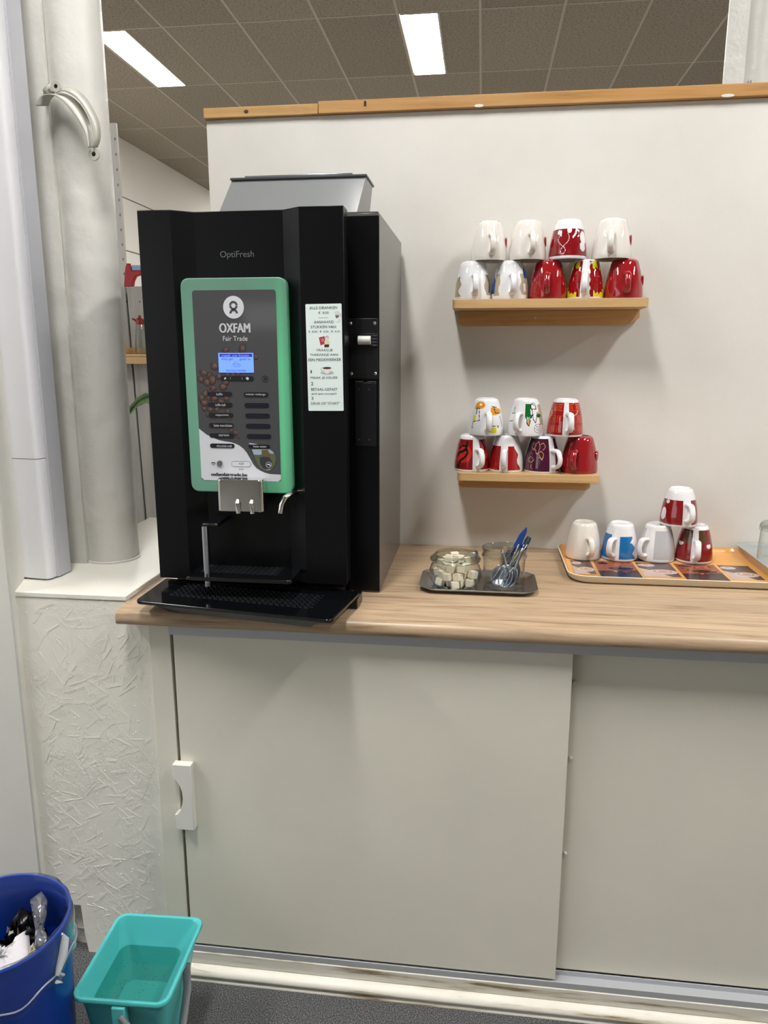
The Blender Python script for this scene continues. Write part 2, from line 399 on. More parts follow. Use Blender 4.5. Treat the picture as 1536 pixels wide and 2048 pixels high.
rel(fl_.build('raised_strands', M_osb, cs, kind='stuff', smooth=0))
pl = MB()
n = 10
for j in range(n+1):
    for i in range(5):
        pl.v.append((-.285+.024*i*1.0, -.556+random.uniform(-.006, .006), .112*j/n))
pl.f = [(j*5+i, j*5+i+1, j*5+i+6, j*5+i+5) for j in range(n) for i in range(4)]; pl.mi = [0]*len(pl.f)
pl.box(-.285, -.189, -.548, -.45, 0, .112)
rel(pl.build('plaster_block', M_crumb, cs, label='rough broken plaster edge'))
# round column
rc = empty('round_column', (-.195, -.290, .9145), label='round cream painted column standing on the chipboard box at left', cat='column')
MB().lathe([(.0635, 0), (.064, .3), (.0637, .9), (.064, 1.5), (.0638, 2.1), (.064, 2.785)], 64, capa=True, capb=True).build('shaft', M_col, rc)
tb = MB().lathe([(.0642, 0), (.0665, .0), (.0665, .004), (.0642, .006)], 64)
tb.build('paint_bead', M_cream, rc)
# clamp hanging on the column
cl = empty('pipe_clamp', (-.18, -.38, 1.93), label='empty metal half clamp hanging open on the round column, painted cream', cat='pipe clamp')
M_clamp = mat('clamp_paint', (198, 196, 184), .4, .2)
def ribbon(pa, pb, th, nm):
    m_ = MB(); m_.strip([Vector(p) for p in pa], [Vector(p) for p in pb]); o = rel(m_.build(nm, M_clamp, cl, smooth=60))
    q = o.modifiers.new('s', 'SOLIDIFY'); q.thickness = th; q.offset = 0; return o
def smoothpts(p, k=3):
    P_ = [Vector(v_) for v_ in p]; out = []
    for i in range(len(P_)-1):
        p0, p1, p2, p3 = P_[max(i-1, 0)], P_[i], P_[i+1], P_[min(i+2, len(P_)-1)]
        for j in range(k):
            t = j/k; out.append(.5*((2*p1)+(p2-p0)*t+(2*p0-5*p1+4*p2-p3)*t*t+(3*p1-p0-3*p2+p3)*t**3))
    return out+[P_[-1]]
eA = smoothpts([(-0.2370, -0.3950, 1.9479), (-0.2303, -0.3950, 1.9608), (-0.2195, -0.3950, 1.9680), (-0.2067, -0.3950, 1.9691), (-0.1930, -0.3950, 1.9669), (-0.1786, -0.3950, 1.9588), (-0.1602, -0.3950, 1.9396), (-0.1433, -0.3950, 1.9172), (-0.1314, -0.3950, 1.8948), (-0.1269, -0.3950, 1.8749), (-0.1243, -0.3950, 1.8604)])
eI = smoothpts([(-0.2219, -0.3720, 1.9541), (-0.2171, -0.3720, 1.9639), (-0.2114, -0.3720, 1.9702), (-0.2019, -0.3720, 1.9754), (-0.1851, -0.3720, 1.9769), (-0.1655, -0.3720, 1.9685), (-0.1489, -0.3720, 1.9546), (-0.1366, -0.3720, 1.9355), (-0.1294, -0.3720, 1.9164), (-0.1273, -0.3720, 1.8952), (-0.1300, -0.3720, 1.8797), (-0.1335, -0.3720, 1.8686)])
eJ = smoothpts([(-0.1904, -0.3920, 1.9726), (-0.1786, -0.3920, 1.9770), (-0.1639, -0.3920, 1.9732), (-0.1460, -0.3920, 1.9616), (-0.1325, -0.3920, 1.9449), (-0.1226, -0.3920, 1.9282), (-0.1166, -0.3920, 1.9105), (-0.1146, -0.3920, 1.8896), (-0.1178, -0.3920, 1.8742), (-0.1239, -0.3920, 1.8623)])
eO = smoothpts([(-0.1863, -0.3780, 1.9817), (-0.1745, -0.3780, 1.9855), (-0.1581, -0.3780, 1.9849), (-0.1413, -0.3780, 1.9744), (-0.1274, -0.3780, 1.9597), (-0.1153, -0.3780, 1.9396), (-0.1068, -0.3780, 1.9206), (-0.1033, -0.3780, 1.9006), (-0.1057, -0.3780, 1.8796), (-0.1133, -0.3780, 1.8654)])
ribbon(eA, eI, .0022, 'inner_band'); ribbon(eJ, eO, .0022, 'outer_band')
ribbon([(-.232, -.372, 1.985), (-.228, -.374, 1.978), (-.220, -.376, 1.973), (-.205, -.378, 1.972)], [(-.226, -.366, 1.997), (-.219, -.368, 1.999), (-.213, -.370, 1.996), (-.198, -.374, 1.992)], .003, 'fixed_half')
def lug(x, z, y, rr, nm, tilt):
    Mx = Matrix.Translation((x, y, z)) @ Matrix.Rotation(R(tilt), 4, 'Y') @ Matrix.Rotation(R(90), 4, 'X')
    o = MB().lathe([(rr*.38, -.002), (rr, -.002), (rr*1.04, 0), (rr, .002), (rr*.38, .002), (rr*.38, -.002)], 28, M=Mx).build(nm, M_clamp, cl); rel(o)
    o2 = MB().lathe([(0.0001, -.0005), (rr*.42, -.0005), (rr*.42, .0008), (.0001, .0008)], 16, M=Mx).build('screw', M_dark, o); o2.location = (0, 0, 0)
lug(-.1931, 1.9874, -.385, .0115, 'lug', 10); lug(-.1210, 1.851, -.380, .0125, 'lug', 0)
rel(MB().box(-.1275, -.1145, -.3825, -.3785, 1.856, 1.872).build('lug_neck', M_clamp, cl, bevel=.001))
rel(MB().tube([(-.206, -.378, 1.985), (-.222, -.365, 1.985), (-.236, -.353, 1.985)], .006, 10).build('mounting_stud', M_clamp, cl))
# flange behind the column
MB().box(-.42, -.2335, -.352, -.342, .9145, 3.7).build('trim_2', M_col, kind='structure', label='flat cream flange between the white duct and the round column')
# cable duct, two lengths with a joint
du = empty('cable_duct', (-.28, -.46, .917), label='white plastic cable duct rising beside the left wall', cat='cable duct')
def duct(z0, z1, lab=None):
    a = rrect(-.318, -.250, -.502, -.49, .005, 3)
    a = rpoly([(-.330, -.492), (-.247, -.503), (-.241, -.488), (-.241, -.474), (-.330, -.474)], [.001, .008, .006, .001, .001], 4)
    rel(MB().prism(a, z0, z1).build('cover', M_pvc, du, label=lab))
duct(.919, 1.1955, 'lower cover'); duct(1.197, 3.7, 'upper cover')
rel(MB().prism([(-.330, -.473), (-.237, -.473), (-.234, -.425), (-.330, -.425)], .917, 3.7).build('base_channel', mat('pvc_shaded', (196, 197, 203), .35), du))  # same white plastic as the cover, side shade put into its colour

# ------------------------------------------------------------------ behind the column
pk = empty('plank_partition', (-.9, 1.3, 0), label='grey wooden plank screen far behind the column and machine', cat='screen')
for x0, x1, zt in ((-1.30, -1.083, 1.715), (-1.078, -.866, 1.72), (-.858, -.655, 1.722), (-.648, -.45, 1.72)):
    o = MB().box(x0-.013, x1-.013, 1.3, 1.325, 0, zt)
    o.v = [(x+(1.72-z)*.020, y, z) for x, y, z in o.v]
    rel(o.build('plank', M_plank, pk, bevel=.002))
rel(MB().box(-1.3, -.44, 1.326, 1.335, 0, 1.70).build('backing', M_dark, pk))
for x in (-.875, -.812): rel(MB().lathe([(.0001, -.001), (.003, -.001), (.003, .001), (.0001, .001)], 10, M=Matrix.Translation((x, 1.299, 1.655)) @ Matrix.Rotation(R(90), 4, 'X')).build('nail', M_dark, pk))
sh = empty('spice_shelf', (-.85, 1.27, 1.38), label='small pale wooden ledge on the grey planks behind the column', cat='shelf')
rel(MB().box(-1.05, -.70, 1.215, 1.298, 1.412, 1.424).build('board', M_pine, sh, bevel=.002))
rel(MB().box(-1.05, -.70, 1.213, 1.222, 1.380, 1.411).build('front_rail', M_pine, sh, bevel=.002))
rel(MB().box(-1.05, -.70, 1.288, 1.298, 1.4245, 1.452).build('back_rail', M_pine, sh, bevel=.002))
bt = empty('oil_bottle', (-.795, 1.25, 1.4245), label='clear bottle with a red pouring cap on the small ledge', cat='bottle')
MB().lathe([(.0001, 0), (.027, 0), (.029, .01), (.027, .06), (.022, .10), (.017, .13)], 24).build('glass_body', M_glass2, bt)
MB().lathe([(.018, .128), (.019, .15), (.013, .155), (.006, .158), (.006, .168), (.0001, .169)], 20, capa=True).tube([(-.01, 0, .140), (-.03, 0, .152), (-.036, 0, .154)], [.008, .004, .003], 8).build('cap', M_red, bt)
orj = empty('orange_cup', (-.885, 1.25, 1.4245), label='small orange topped shaker on the small ledge', cat='shaker')
MB().lathe([(.0001, 0), (.016, 0), (.016, .035)], 18, capb=True).build('cup', mat('pale_orange', (224, 178, 134), .5), orj)
MB().lathe([(.014, .0352), (.013, .045), (.006, .053), (.0001, .055)], 18, capa=True).build('cap', mat('orange', (240, 130, 36), .4), orj)
rs = empty('red_sprayer', (-.85, 1.312, 1.721), label='red curved plastic piece with a light blue block on top of the plank screen', cat='sprayer')
body = [(-.884, 1.722), (-.843, 1.722), (-.838, 1.745), (-.826, 1.765), (-.80, 1.772), (-.80, 1.790), (-.842, 1.789), (-.846, 1.815), (-.868, 1.815), (-.874, 1.79)]
rel(MB().prism(body, 1.300, 1.324, 'y').build('housing', mat('red_plastic', (176, 26, 30), .35), rs, bevel=.003))
rel(MB().box(-.866, -.850, 1.304, 1.32, 1.8155, 1.822).build('stud', MATS['red_plastic'], rs, bevel=.001))
rel(MB().box(-.8425, -.79, 1.303, 1.321, 1.7905, 1.814).build('blue_block', mat('light_blue', (150, 176, 214), .45), rs, bevel=.003))
pp = empty('potted_plant', (-.40, .75, 0), label='plant with long green strap leaves seen between column and machine', cat='plant')
MB().lathe([(.0001, 0), (.11, 0), (.14, .45), (.145, .47), (.135, .47), (.13, .44), (.0001, .44)], 28).build('pot', mat('pot_grey', (120, 116, 112), .6), pp)
M_leaf = mat('leaf_green', (96, 132, 90), .45); lv = coords(M_leaf, (1, 1, 1)); K(M_leaf, ramp(M_leaf, noise(M_leaf, lv, 30, 2), [(.35, (84, 120, 78)), (.65, (140, 166, 124))]), PB(M_leaf).inputs['Base Color'])
def leaf(pts, wd):
    m_ = MB(); a, b_, c = [], [], []; P = [Vector(p) for p in pts]
    for i, p in enumerate(P):
        t = i/(len(P)-1); w_ = wd*math.sin(math.pi*min(1, .12+t*.88))**.7
        a.append(p+Vector((0, -.004, w_))); b_.append(p+Vector((0, .006, 0))); c.append(p+Vector((0, -.004, -w_)))
    m_.strip(a, b_); m_.strip(b_, c); o = m_.build('leaf', M_leaf, pp, smooth=80)
    o.location = -pp.location; s_ = o.modifiers.new('s', 'SOLIDIFY'); s_.thickness = .001
    return o
leaf([(-.40, .75, .45), (-.42, .72, .9), (-.46, .70, 1.15), (-.50, .70, 1.25), (-.535, .70, 1.262), (-.57, .70, 1.245), (-.61, .70, 1.205), (-.65, .70, 1.15), (-.69, .70, 1.08)], .019)
leaf([(-.40, .76, .45), (-.44, .74, .9), (-.49, .72, 1.18), (-.53, .72, 1.255), (-.56, .72, 1.262), (-.585, .72, 1.255)], .006)
up = empty('slotted_upright', (-.985, 1.5, 0), label='slim perforated grey metal upright just right of the round column', cat='upright')
M_up = mat('upright_metal', (196, 192, 186), .45, .2)
rel(MB().box(-1.006, -.964, 1.5, 1.515, 0, 2.46).build('channel', M_up, up))
hs = MB()
for k in range(22): hs.box(-.976, -.971, 1.4985, 1.4999, 1.0+.066*k, 1.012+.066*k)
rel(hs.build('slot_row', mat('slot_grey', (120, 116, 110), .6), up, kind='stuff'))
# right far column
fc = empty('far_column', (1.62, .95, 0), label='cream round column beyond the partition at top right', cat='column')
rel(MB().lathe([(.072, 0), (.072, 3.7)], 48, M=Matrix.Translation((1.642, .95, 0))).build('shaft', M_col, fc))
rel(MB().box(1.524, 1.60, .90, .912, 0, 3.7).build('flange', M_col, fc))
rel(MB().lathe([(.0735, 2.285), (.078, 2.285), (.078, 2.312), (.0735, 2.312)], 48, M=Matrix.Translation((1.642, .95, 0))).build('clamp_ring', M_clamp, fc))
rel(MB().tube([(1.50, .885, 2.298), (1.53, .878, 2.312), (1.57, .872, 2.318)], .004, 8).build('clamp_arm', M_clamp, fc))
for dx in (0, .008): rel(MB().box(1.592+dx, 1.596+dx, .85, .874, 2.285, 2.325).build('lug', M_clamp, fc, bevel=.001))

# ------------------------------------------------------------------ counter and cabinet
prof = [(-.606+.0, .870), (-.634, .870), (-.6375, .8735), (-.6375, .889), (-.633, .897), (-.6255, .9005), (-.001, .9005), (-.001, .870)]
wt = MB().prism(prof, -.0185, 3.5, 'x')
wt.build('worktop', M_top, label='light wood-effect worktop with a rounded front edge under the coffee machine', cat='worktop', smooth=50)
cb = empty('sliding_cabinet', (1.5, -.3, 0), label='cream painted base cabinet with two sliding doors under the worktop', cat='cabinet')
rel(MB().box(.0375, .0845, -.606, -.56, 0, .8695).build('side_frame', M_cab, cb, bevel=.001))
rel(MB().box(.0845, 3.5, -.612, -.556, .856, .8695).box(.0845, 3.5, -.612, -.609, .843, .856).build('top_rail', M_alu, cb))
rel(MB().box(.0845, 3.5, -.608, -.556, .062, .072).box(.0845, 3.5, -.611, -.608, .062, .076).box(.0845, 3.5, -.585, -.582, .072, .082).build('bottom_rail', M_alu, cb))
d1 = rel(MB().box(.0915, .925, -.606, -.590, .0785, .8425).build('sliding_door', M_cab, cb, bevel=.001, label='left door with block handle'))
d2 = rel(MB().box(.90, 2.6, -.580, -.566, .084, .855).build('sliding_door', M_cab, cb, bevel=.001, label='right door set back behind the left one'))
hp = [(.080, .547), (.080, .512), (.086, .508), (.0935, .497), (.0985, .482), (.0995, .466), (.0975, .450), (.0925, .437), (.086, .428), (.079, .424), (.079, .388), (.122, .388), (.122, .547)]
o = MB().prism(list(reversed(hp)), -.626, -.6065, 'y').build('handle', M_cream, d1, bevel=.0015); o.location = (0, 0, 0)
for z in (.771, .600, .375):
    o = MB().lathe([(.0001, -.002), (.003, -.002), (.0042, 0), (.0042, .004)], 14, M=Matrix.Translation((.934, -.5825, z)) @ Matrix.Rotation(R(-90), 4, 'X')).build('screw_head', M_cream, d2); o.location = (0, 0, 0)
rel(MB().box(.09, 3.5, -.54, -.02, .04, .06).box(.0845, .09, -.556, -.02, 0, .868).build('carcass', M_cab, cb))
bb = empty('baseboard_front', (0, 0, 0), kind='structure', label='worn cream base boards under the sliding doors')
MB().box(.086, 3.5, -.613, -.556, .030, .0615).build('upper_board', M_base, bb, bevel=.002)
MB().prism([(-.556, .0005), (-.634, .0005), (-.634, .004), (-.630, .0075), (-.630, .010), (-.634, .013), (-.634, .019), (-.628, .026), (-.614, .0295), (-.556, .0295)], .084, 3.5, 'x').build('lower_board', M_base, bb, smooth=60)

# ------------------------------------------------------------------ coffee machine
cm = empty('coffee_machine', (.25, -.3, .9005), label='tall black drinks machine with a green lit control panel, standing on the worktop', cat='coffee machine')
def P(m_, name, mt, parent=cm, **k):
    o = m_.build(name, mt, parent, **k)
    o.location = -cm.location if parent is cm else (0, 0, 0)
    return o
P(MB().box(.040, .446, -.500, -.022, .935, 1.700).box(.05, .44, -.47, -.04, .915, .935), 'body', M_black, bevel=.002)
for x in (.07, .42):
    for y in (-.44, -.08): P(MB().lathe([(.018, .9005), (.018, .915)], 20, capa=True, capb=True, M=Matrix.Translation((x, y, 0))), 'foot', M_dark)
# faceted front door
fz0, fz1 = .947, 1.7035
prof = [(.0435, -.545), (.112, -.545), (.150, -.517), (.332, -.517), (.371, -.545), (.4585, -.545), (.4585, -.501), (.0435, -.501)]
fr = P(MB().prism(prof, fz0, fz1), 'front_door', M_black2, smooth=20, bevel=.001)
# payment unit
P(MB().box(.4465, .5150, -.448, -.022, .9015, 1.7060), 'payment_unit', M_side, bevel=.0018, label='narrow coin unit on the right side')
pu = [c for c in kids(cm) if c.name.startswith('payment_unit')][0]
P(MB().box(.4472, .5145, -.4495, -.448, .905, 1.70), 'front_plate', M_black2, pu)
P(MB().box(.4495, .5120, -.4525, -.4485, 1.374, 1.498), 'coin_plate', mat('coin_plate_black', (22, 23, 27), .35), pu, bevel=.0008)
P(MB().box(.462, .508, -.4515, -.4485, 1.231, 1.366), 'return_door', mat('return_door_black', (18, 19, 25), .3), pu, bevel=.0008)
Pm = lambda x0, x1, y0, y1, z0, z1, nm, mt, **k: P(MB().box(x0, x1, y0, y1, z0, z1), nm, mt, pu, **k)
Pm(.4735, .4785, -.4530, -.4524, 1.466, 1.497, 'coin_slot', M_dark)
Pm(.4645, .511, -.4560, -.4524, 1.441, 1.467, 'lever_housing', mat('lever_black', (10, 10, 12), .4), bevel=.0006)
P(MB().tube([(.4715, -.458, 1.4535), (.498, -.458, 1.4535)], .009, 20, up=Vector((0, 1, 0))), 'return_lever', mat('lever_white', (226, 226, 222), .35), pu, label='white roller lever')
for k in range(4): Pm(.5005, .5105, -.4568, -.4558, 1.4425+.0065*k, 1.4445+.0065*k, 'rib', M_emb)
Pm(.4800, .4865, -.4530, -.4524, 1.392, 1.424, 'coin_slot', M_dark)
Pm(.479, .489, -.4545, -.4524, 1.377, 1.387, 'latch', M_dark)
Pm(.464, .480, -.4520, -.4512, 1.3675, 1.3690, 'edge_strip', M_emb); Pm(.490, .5085, -.4520, -.4512, 1.3675, 1.3690, 'edge_strip', M_emb)
for x, z in ((.4545, 1.488), (.5055, 1.488), (.4555, 1.385), (.5065, 1.385)):
    P(MB().lathe([(.0001, 0), (.0022, .0002), (.0034, .0014), (.0034, .003)], 16, M=Matrix.Translation((x, -.4545, z)) @ Matrix.Rotation(R(-90), 4, 'X')), 'screw', M_screw, pu)
for x in (.471, .493):
    for z in (1.352, 1.245): P(MB().lathe([(.0001, 0), (.0012, 0), (.0012, .001)], 10, M=Matrix.Translation((x, -.4522, z)) @ Matrix.Rotation(R(-90), 4, 'X')), 'rivet', M_emb, pu)
P(MB().box(.449, .513, -.4485, -.444, 1.7065, 1.7080), 'top_edge', M_steel, pu)
# machine name on the door
P_t = text('OptiFresh', .2015, .2715, 1.6115, 1.6275, -.5180, M_emb, fr, extr=.06, label='raised grey lettering')
# hopper lid on top
hz = [(.112, 1.700), (.437, 1.700), (.462, 1.822), (.147, 1.822)]
ho = P(MB().add([(.112, -.31, 1.70), (.437, -.31, 1.70), (.457, -.245, 1.8182), (.143, -.245, 1.8182), (.112, -.10, 1.70), (.437, -.10, 1.70), (.457, -.14, 1.8182), (.143, -.14, 1.8182)],
     [(0, 1, 2, 3), (1, 5, 6, 2), (5, 4, 7, 6), (4, 0, 3, 7), (3, 2, 6, 7)]), 'bean_hopper', M_smoke, label='grey translucent hopper on the roof', smooth=20)
P(MB().box(.140, .460, -.25, -.13, 1.8185, 1.8235), 'hopper_lid', mat('lid_dark', (70, 72, 76), .35), bevel=.001)
P(MB().box(.172, .426, -.240, -.15, 1.8237, 1.829), 'lid_strip', M_steel, bevel=.001)

# control panel
S_, X_, Z_ = .9901, .1557, 1.5488
def U(u, v_): return (X_+u*S_/1000, Z_-v_*S_/1000)
cp = empty('c', (0, 0, 0)); bpy.data.objects.remove(cp)
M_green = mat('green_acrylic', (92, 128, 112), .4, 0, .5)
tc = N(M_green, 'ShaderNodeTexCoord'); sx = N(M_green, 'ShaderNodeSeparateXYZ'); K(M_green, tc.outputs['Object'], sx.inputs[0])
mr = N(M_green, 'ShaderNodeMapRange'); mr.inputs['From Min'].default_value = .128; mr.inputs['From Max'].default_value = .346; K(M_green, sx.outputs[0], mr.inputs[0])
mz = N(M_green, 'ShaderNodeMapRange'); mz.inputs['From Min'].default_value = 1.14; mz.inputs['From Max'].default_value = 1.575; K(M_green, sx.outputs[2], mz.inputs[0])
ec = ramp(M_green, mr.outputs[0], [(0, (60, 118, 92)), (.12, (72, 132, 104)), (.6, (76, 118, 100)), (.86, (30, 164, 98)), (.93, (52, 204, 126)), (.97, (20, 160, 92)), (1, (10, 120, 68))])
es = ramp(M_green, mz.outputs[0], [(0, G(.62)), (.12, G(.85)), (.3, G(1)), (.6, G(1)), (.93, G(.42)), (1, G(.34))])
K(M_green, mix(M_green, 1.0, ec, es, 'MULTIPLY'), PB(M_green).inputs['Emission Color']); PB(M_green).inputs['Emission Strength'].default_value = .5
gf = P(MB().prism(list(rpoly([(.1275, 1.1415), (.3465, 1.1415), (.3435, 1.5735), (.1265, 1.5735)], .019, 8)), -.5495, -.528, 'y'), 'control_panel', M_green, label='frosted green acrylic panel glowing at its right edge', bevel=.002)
def FP(pts, d, mt, nm, par=gf, **k):
    q = [U(*p) for p in pts]
    a = sum(q[i][0]*q[(i+1) % len(q)][1]-q[(i+1) % len(q)][0]*q[i][1] for i in range(len(q)))
    if a < 0: q.reverse()
    o = MB().prism(q, -.5497-d*.0001, -.5494-d*.0001+.00005, 'y').build(nm, mt, par, smooth=0, **k)
    o.location = (0, 0, 0); return o
def UT(s, u0, u1, v0, v1, mt, d=8, bold=0, par=gf, nm='lettering'):
    a = U(u0, v1); b_ = U(u1, v0)
    return text(s, a[0], b_[0], a[1], b_[1], -.5497-d*.0001, mt, par, nm, bold, .00008)
def UR(u0, u1, v0, v1, r): return rrect(u0, u1, v0, v1, r, 5)
face = FP(UR(-5, 168.5, -1, 386.5, 6), 2, M_grey, 'print_foil')
M_wfoil = mat('foil_white', (205, 207, 212), .3)
sw = [(-4.8, 277.4), (11.3, 289.9), (37.3, 301.1), (50, 303.4), (63.6, 305.1), (73, 308), (81.7, 312), (90, 318.5), (96.9, 327.1), (103, 338), (109.2, 350), (116, 358.5), (124.5, 363.9), (134, 368), (145.3, 370.8), (168.3, 371.3), (168.3, 381), (163, 386.3), (1, 386.3), (-4.8, 381)]
FP(sw, 4, M_wfoil, 'white_swoosh')
FP([(101, 306.5), (112, 307), (124, 309.5), (134, 313.5), (120, 313.5), (108, 311)], 4, M_wfoil, 'white_swoosh')
# coffee bean picture
B1 = mat('bean_dark', (44, 30, 28), .4); B2 = mat('bean_mid', (78, 56, 50), .4); B3 = mat('bean_light', (112, 86, 78), .4); B4 = mat('bean_slit', (20, 12, 12), .5)
def bean(u, v_, a, b_, rot, d):
    beans = MB()
    for k, (sc, mt, ox, oy) in enumerate(((1, B1, 0, 0), (.84, B2, .3, -.4), (.5, B3, 1.0, -1.2), )):
        q = [U(*p) for p in ell(u+ox*a*.12, v_+oy*b_*.18, a*sc, b_*sc, 16, rot)]; q.reverse()
        beans.prism(q, -.5497-(d+k)*.00003-.0004, -.5497-(d+k)*.00003-.00038, 'y', mt)
    c, s = math.cos(R(rot)), math.sin(R(rot))
    sl = []
    for i in range(7): t = -0.9+1.8*i/6; sl.append((u+t*a*c-(math.sin(t*3)*b_*.12-.35)*s, v_+t*a*s+(math.sin(t*3)*b_*.12-.35)*c))
    for i in range(6, -1, -1): t = -0.9+1.8*i/6; sl.append((u+t*a*c-(math.sin(t*3)*b_*.12+.35)*s, v_+t*a*s+(math.sin(t*3)*b_*.12+.35)*c))
    q = [U(*p) for p in sl]
    beans.prism(q, -.5497-(d+4)*.00003-.0004, -.5497-(d+4)*.00003-.00038, 'y', B4)
    o = beans.build('coffee_bean_print', None, gf, smooth=0); o.location = (0, 0, 0)
bl = [(95.5, 113.9, 10, 7.4, -75), (60.2, 117, 8, 5, -12), (34.6, 149.3, 9, 7.4, 30), (3.5, 149.4, 9, 6, -70), (11.3, 162.9, 9, 6.5, 15), (28.9, 176.5, 11, 8, -80), (43.6, 169, 8, 5.5, -60), (56.5, 181.3, 9, 5.5, 15), (50.9, 191.3, 9, 7, 10), (6, 194, 11, 6.5, 50), (122, 130.2, 6.5, 5, 50),
      (17, 182, 9, 7, 80), (23, 168, 8, 5, -60), (80, 121, 5, 3, 0), (62, 165, 6, 4, -50), (73, 166, 6, 4, 40), (84, 164, 6, 5, 10), (4, 176, 7, 6, 60), (30, 194, 8, 5, 0), (12, 205, 9, 6, -50), (20, 214, 8, 5, 30), (4, 213, 8, 6, -60), (31, 214, 9, 6, 10), (50, 206, 6, 5, 60), (57, 214, 7, 6, -70),
      (9, 224, 9, 6, 20), (34, 226, 8, 5, -20), (45, 222, 8, 5, 40), (56, 228, 6, 5, 70), (21, 237, 8, 5.5, 40), (36, 237, 7, 5, -30), (58, 241, 6.5, 5, 75), (8, 236, 6, 4, 60), (17, 249, 5, 4, -30), (27, 254, 4.5, 3.5, 0), (49, 250, 6, 5, 80), (61, 254, 6, 5, 50), (40, 250, 5, 4, 10), (55, 276, 5, 3.4, 10), (65, 280, 6, 4.4, -70), (73, 285, 6, 4, 50), (79, 293, 5, 2.6, 50), (50, 232, 6, 4, 0), (30, 224, 6, 4, 60), (42, 208, 6, 5, -20), (22, 203, 6, 5, 0)]
for k, (u, v_, a, b_, r_) in enumerate(bl):
    if u-a > -5: bean(max(u, -4+max(b_, 4)), v_, a, b_, r_, k % 9)
# emblem
FP(ell(80.6, 32.6, 21.6, 22.2, 40), 8, M_wfoil, 'emblem_disc')
def arcband(cu, cv, ro, ri, a0, a1, n=20):
    p = [(cu+ro*math.cos(R(a0+(a1-a0)*i/n)), cv+ro*math.sin(R(a0+(a1-a0)*i/n))) for i in range(n+1)]
    return p+[(cu+ri*math.cos(R(a1-(a1-a0)*i/n)), cv+ri*math.sin(R(a1-(a1-a0)*i/n))) for i in range(n+1)]
FP(arcband(80.6, 29, 8.8, 4.7, 183, 357), 11, M_grey, 'emblem_arc'); FP(arcband(80.6, 29, 8.8, 4.7, 5, 175), 11, M_grey, 'emblem_arc')
FP(arcband(80.6, 44.6, 8.8, 4.7, 180, 360), 11, M_grey, 'emblem_arc')
UT('OXFAM', 49.3, 112.9, 64, 82.4, M_wfoil, 9, .035); UT('Fair Trade', 56, 107.3, 89, 98.6, M_wfoil, 9)
# display
M_lcd = mat('display_blue', (90, 130, 230), .3, emit=(112, 150, 255), es=.85)
M_lcdd = mat('display_dark', (38, 40, 130), .3, emit=(50, 50, 170), es=.5)
FP(UR(44.5, 118.3, 122.4, 161.9, .6), 12, M_lcd, 'display')
FP(UR(47.5, 116, 124.3, 130.2, .3), 14, M_lcdd, 'display_bar')
UT('maak uw keuze', 52, 109, 125.3, 129.3, M_lcd, 16, .015); UT('werp gas', 50.5, 75, 133, 138, M_lcdd, 14); UT('geld in', 89, 112, 132.8, 138, M_lcdd, 14)
UT('Service boiler', 60, 104, 155, 159.5, M_lcdd, 14)
FP(arcband(81, 144.5, 6, 5.4, 0, 180), 14, M_lcdd, 'display_cup'); FP(UR(75, 87, 144, 144.7, .2), 14, M_lcdd, 'display_cup'); FP(arcband(87, 147.2, 3, 2.4, -90, 90), 14, M_lcdd, 'display_cup')
for k in range(3): FP(arcband(79+3*k, 140.6, 1.6, 1.2, 100, 260, 6), 14, M_lcdd, 'display_steam')
# pills
def pill(u0, u1, v0, v1, mt=M_darkpill, nm='selection_label'): return FP(UR(u0, u1, v0, v1, (v1-v0)/2-.05), 12, mt, nm)
pill(47.5, 117, 168.6, 178.4)
M_fnt = mat('label_text', (198, 200, 206), .4)
FP(ell(57, 173.6, 2.6, 1.8, 14, -40), 14, M_fnt, 'bean_symbol'); FP([(100.5, 172), (105, 170.6), (107.5, 173), (106.5, 176), (103, 176.5)], 14, M_fnt, 'cup_symbol')
for u in (68, 93): FP(UR(u, u+.5, 171, 176, .1), 14, M_fnt, 'divider')
tl = ['koffie', 'koffie melk', 'cappuccino', 'latte macchiato', 'espresso', 'chocolade melk']
tb_ = [(37, 50), (34, 56), (33, 61), (28.5, 67.5), (38, 60), (32.5, 66)]
vs_ = [200.7, 222.6, 244, 265.2, 286.5, 308]
for i in range(6):
    u0 = 17.3+i*.1; pill(u0, u0+53, vs_[i], vs_[i]+9.4); UT(tl[i], tb_[i][0], tb_[i][1], vs_[i]+2.4, vs_[i]+7.4, M_fnt, 14)
    u1 = 95+i*.8
    if i < 5: pill(u1, u1+52, vs_[i]+.5, vs_[i]+9.9, M_darkpill if i == 0 else mat('label_pill_blue', (24, 24, 38), .25))
UT('wiener melange', 99, 141.5, 203.3, 208.6, M_fnt, 14)
pill(101, 147, 308.8, 317.2); UT('heet water', 112, 140, 310.6, 315, M_fnt, 14)
FP(arcband(141.5, 174.3, 6.8, 6.2, 0, 360, 24), 10, M_darkpill, 'stop_ring'); UT('X', 138.6, 144.4, 171, 177.6, M_darkpill, 10, .03)
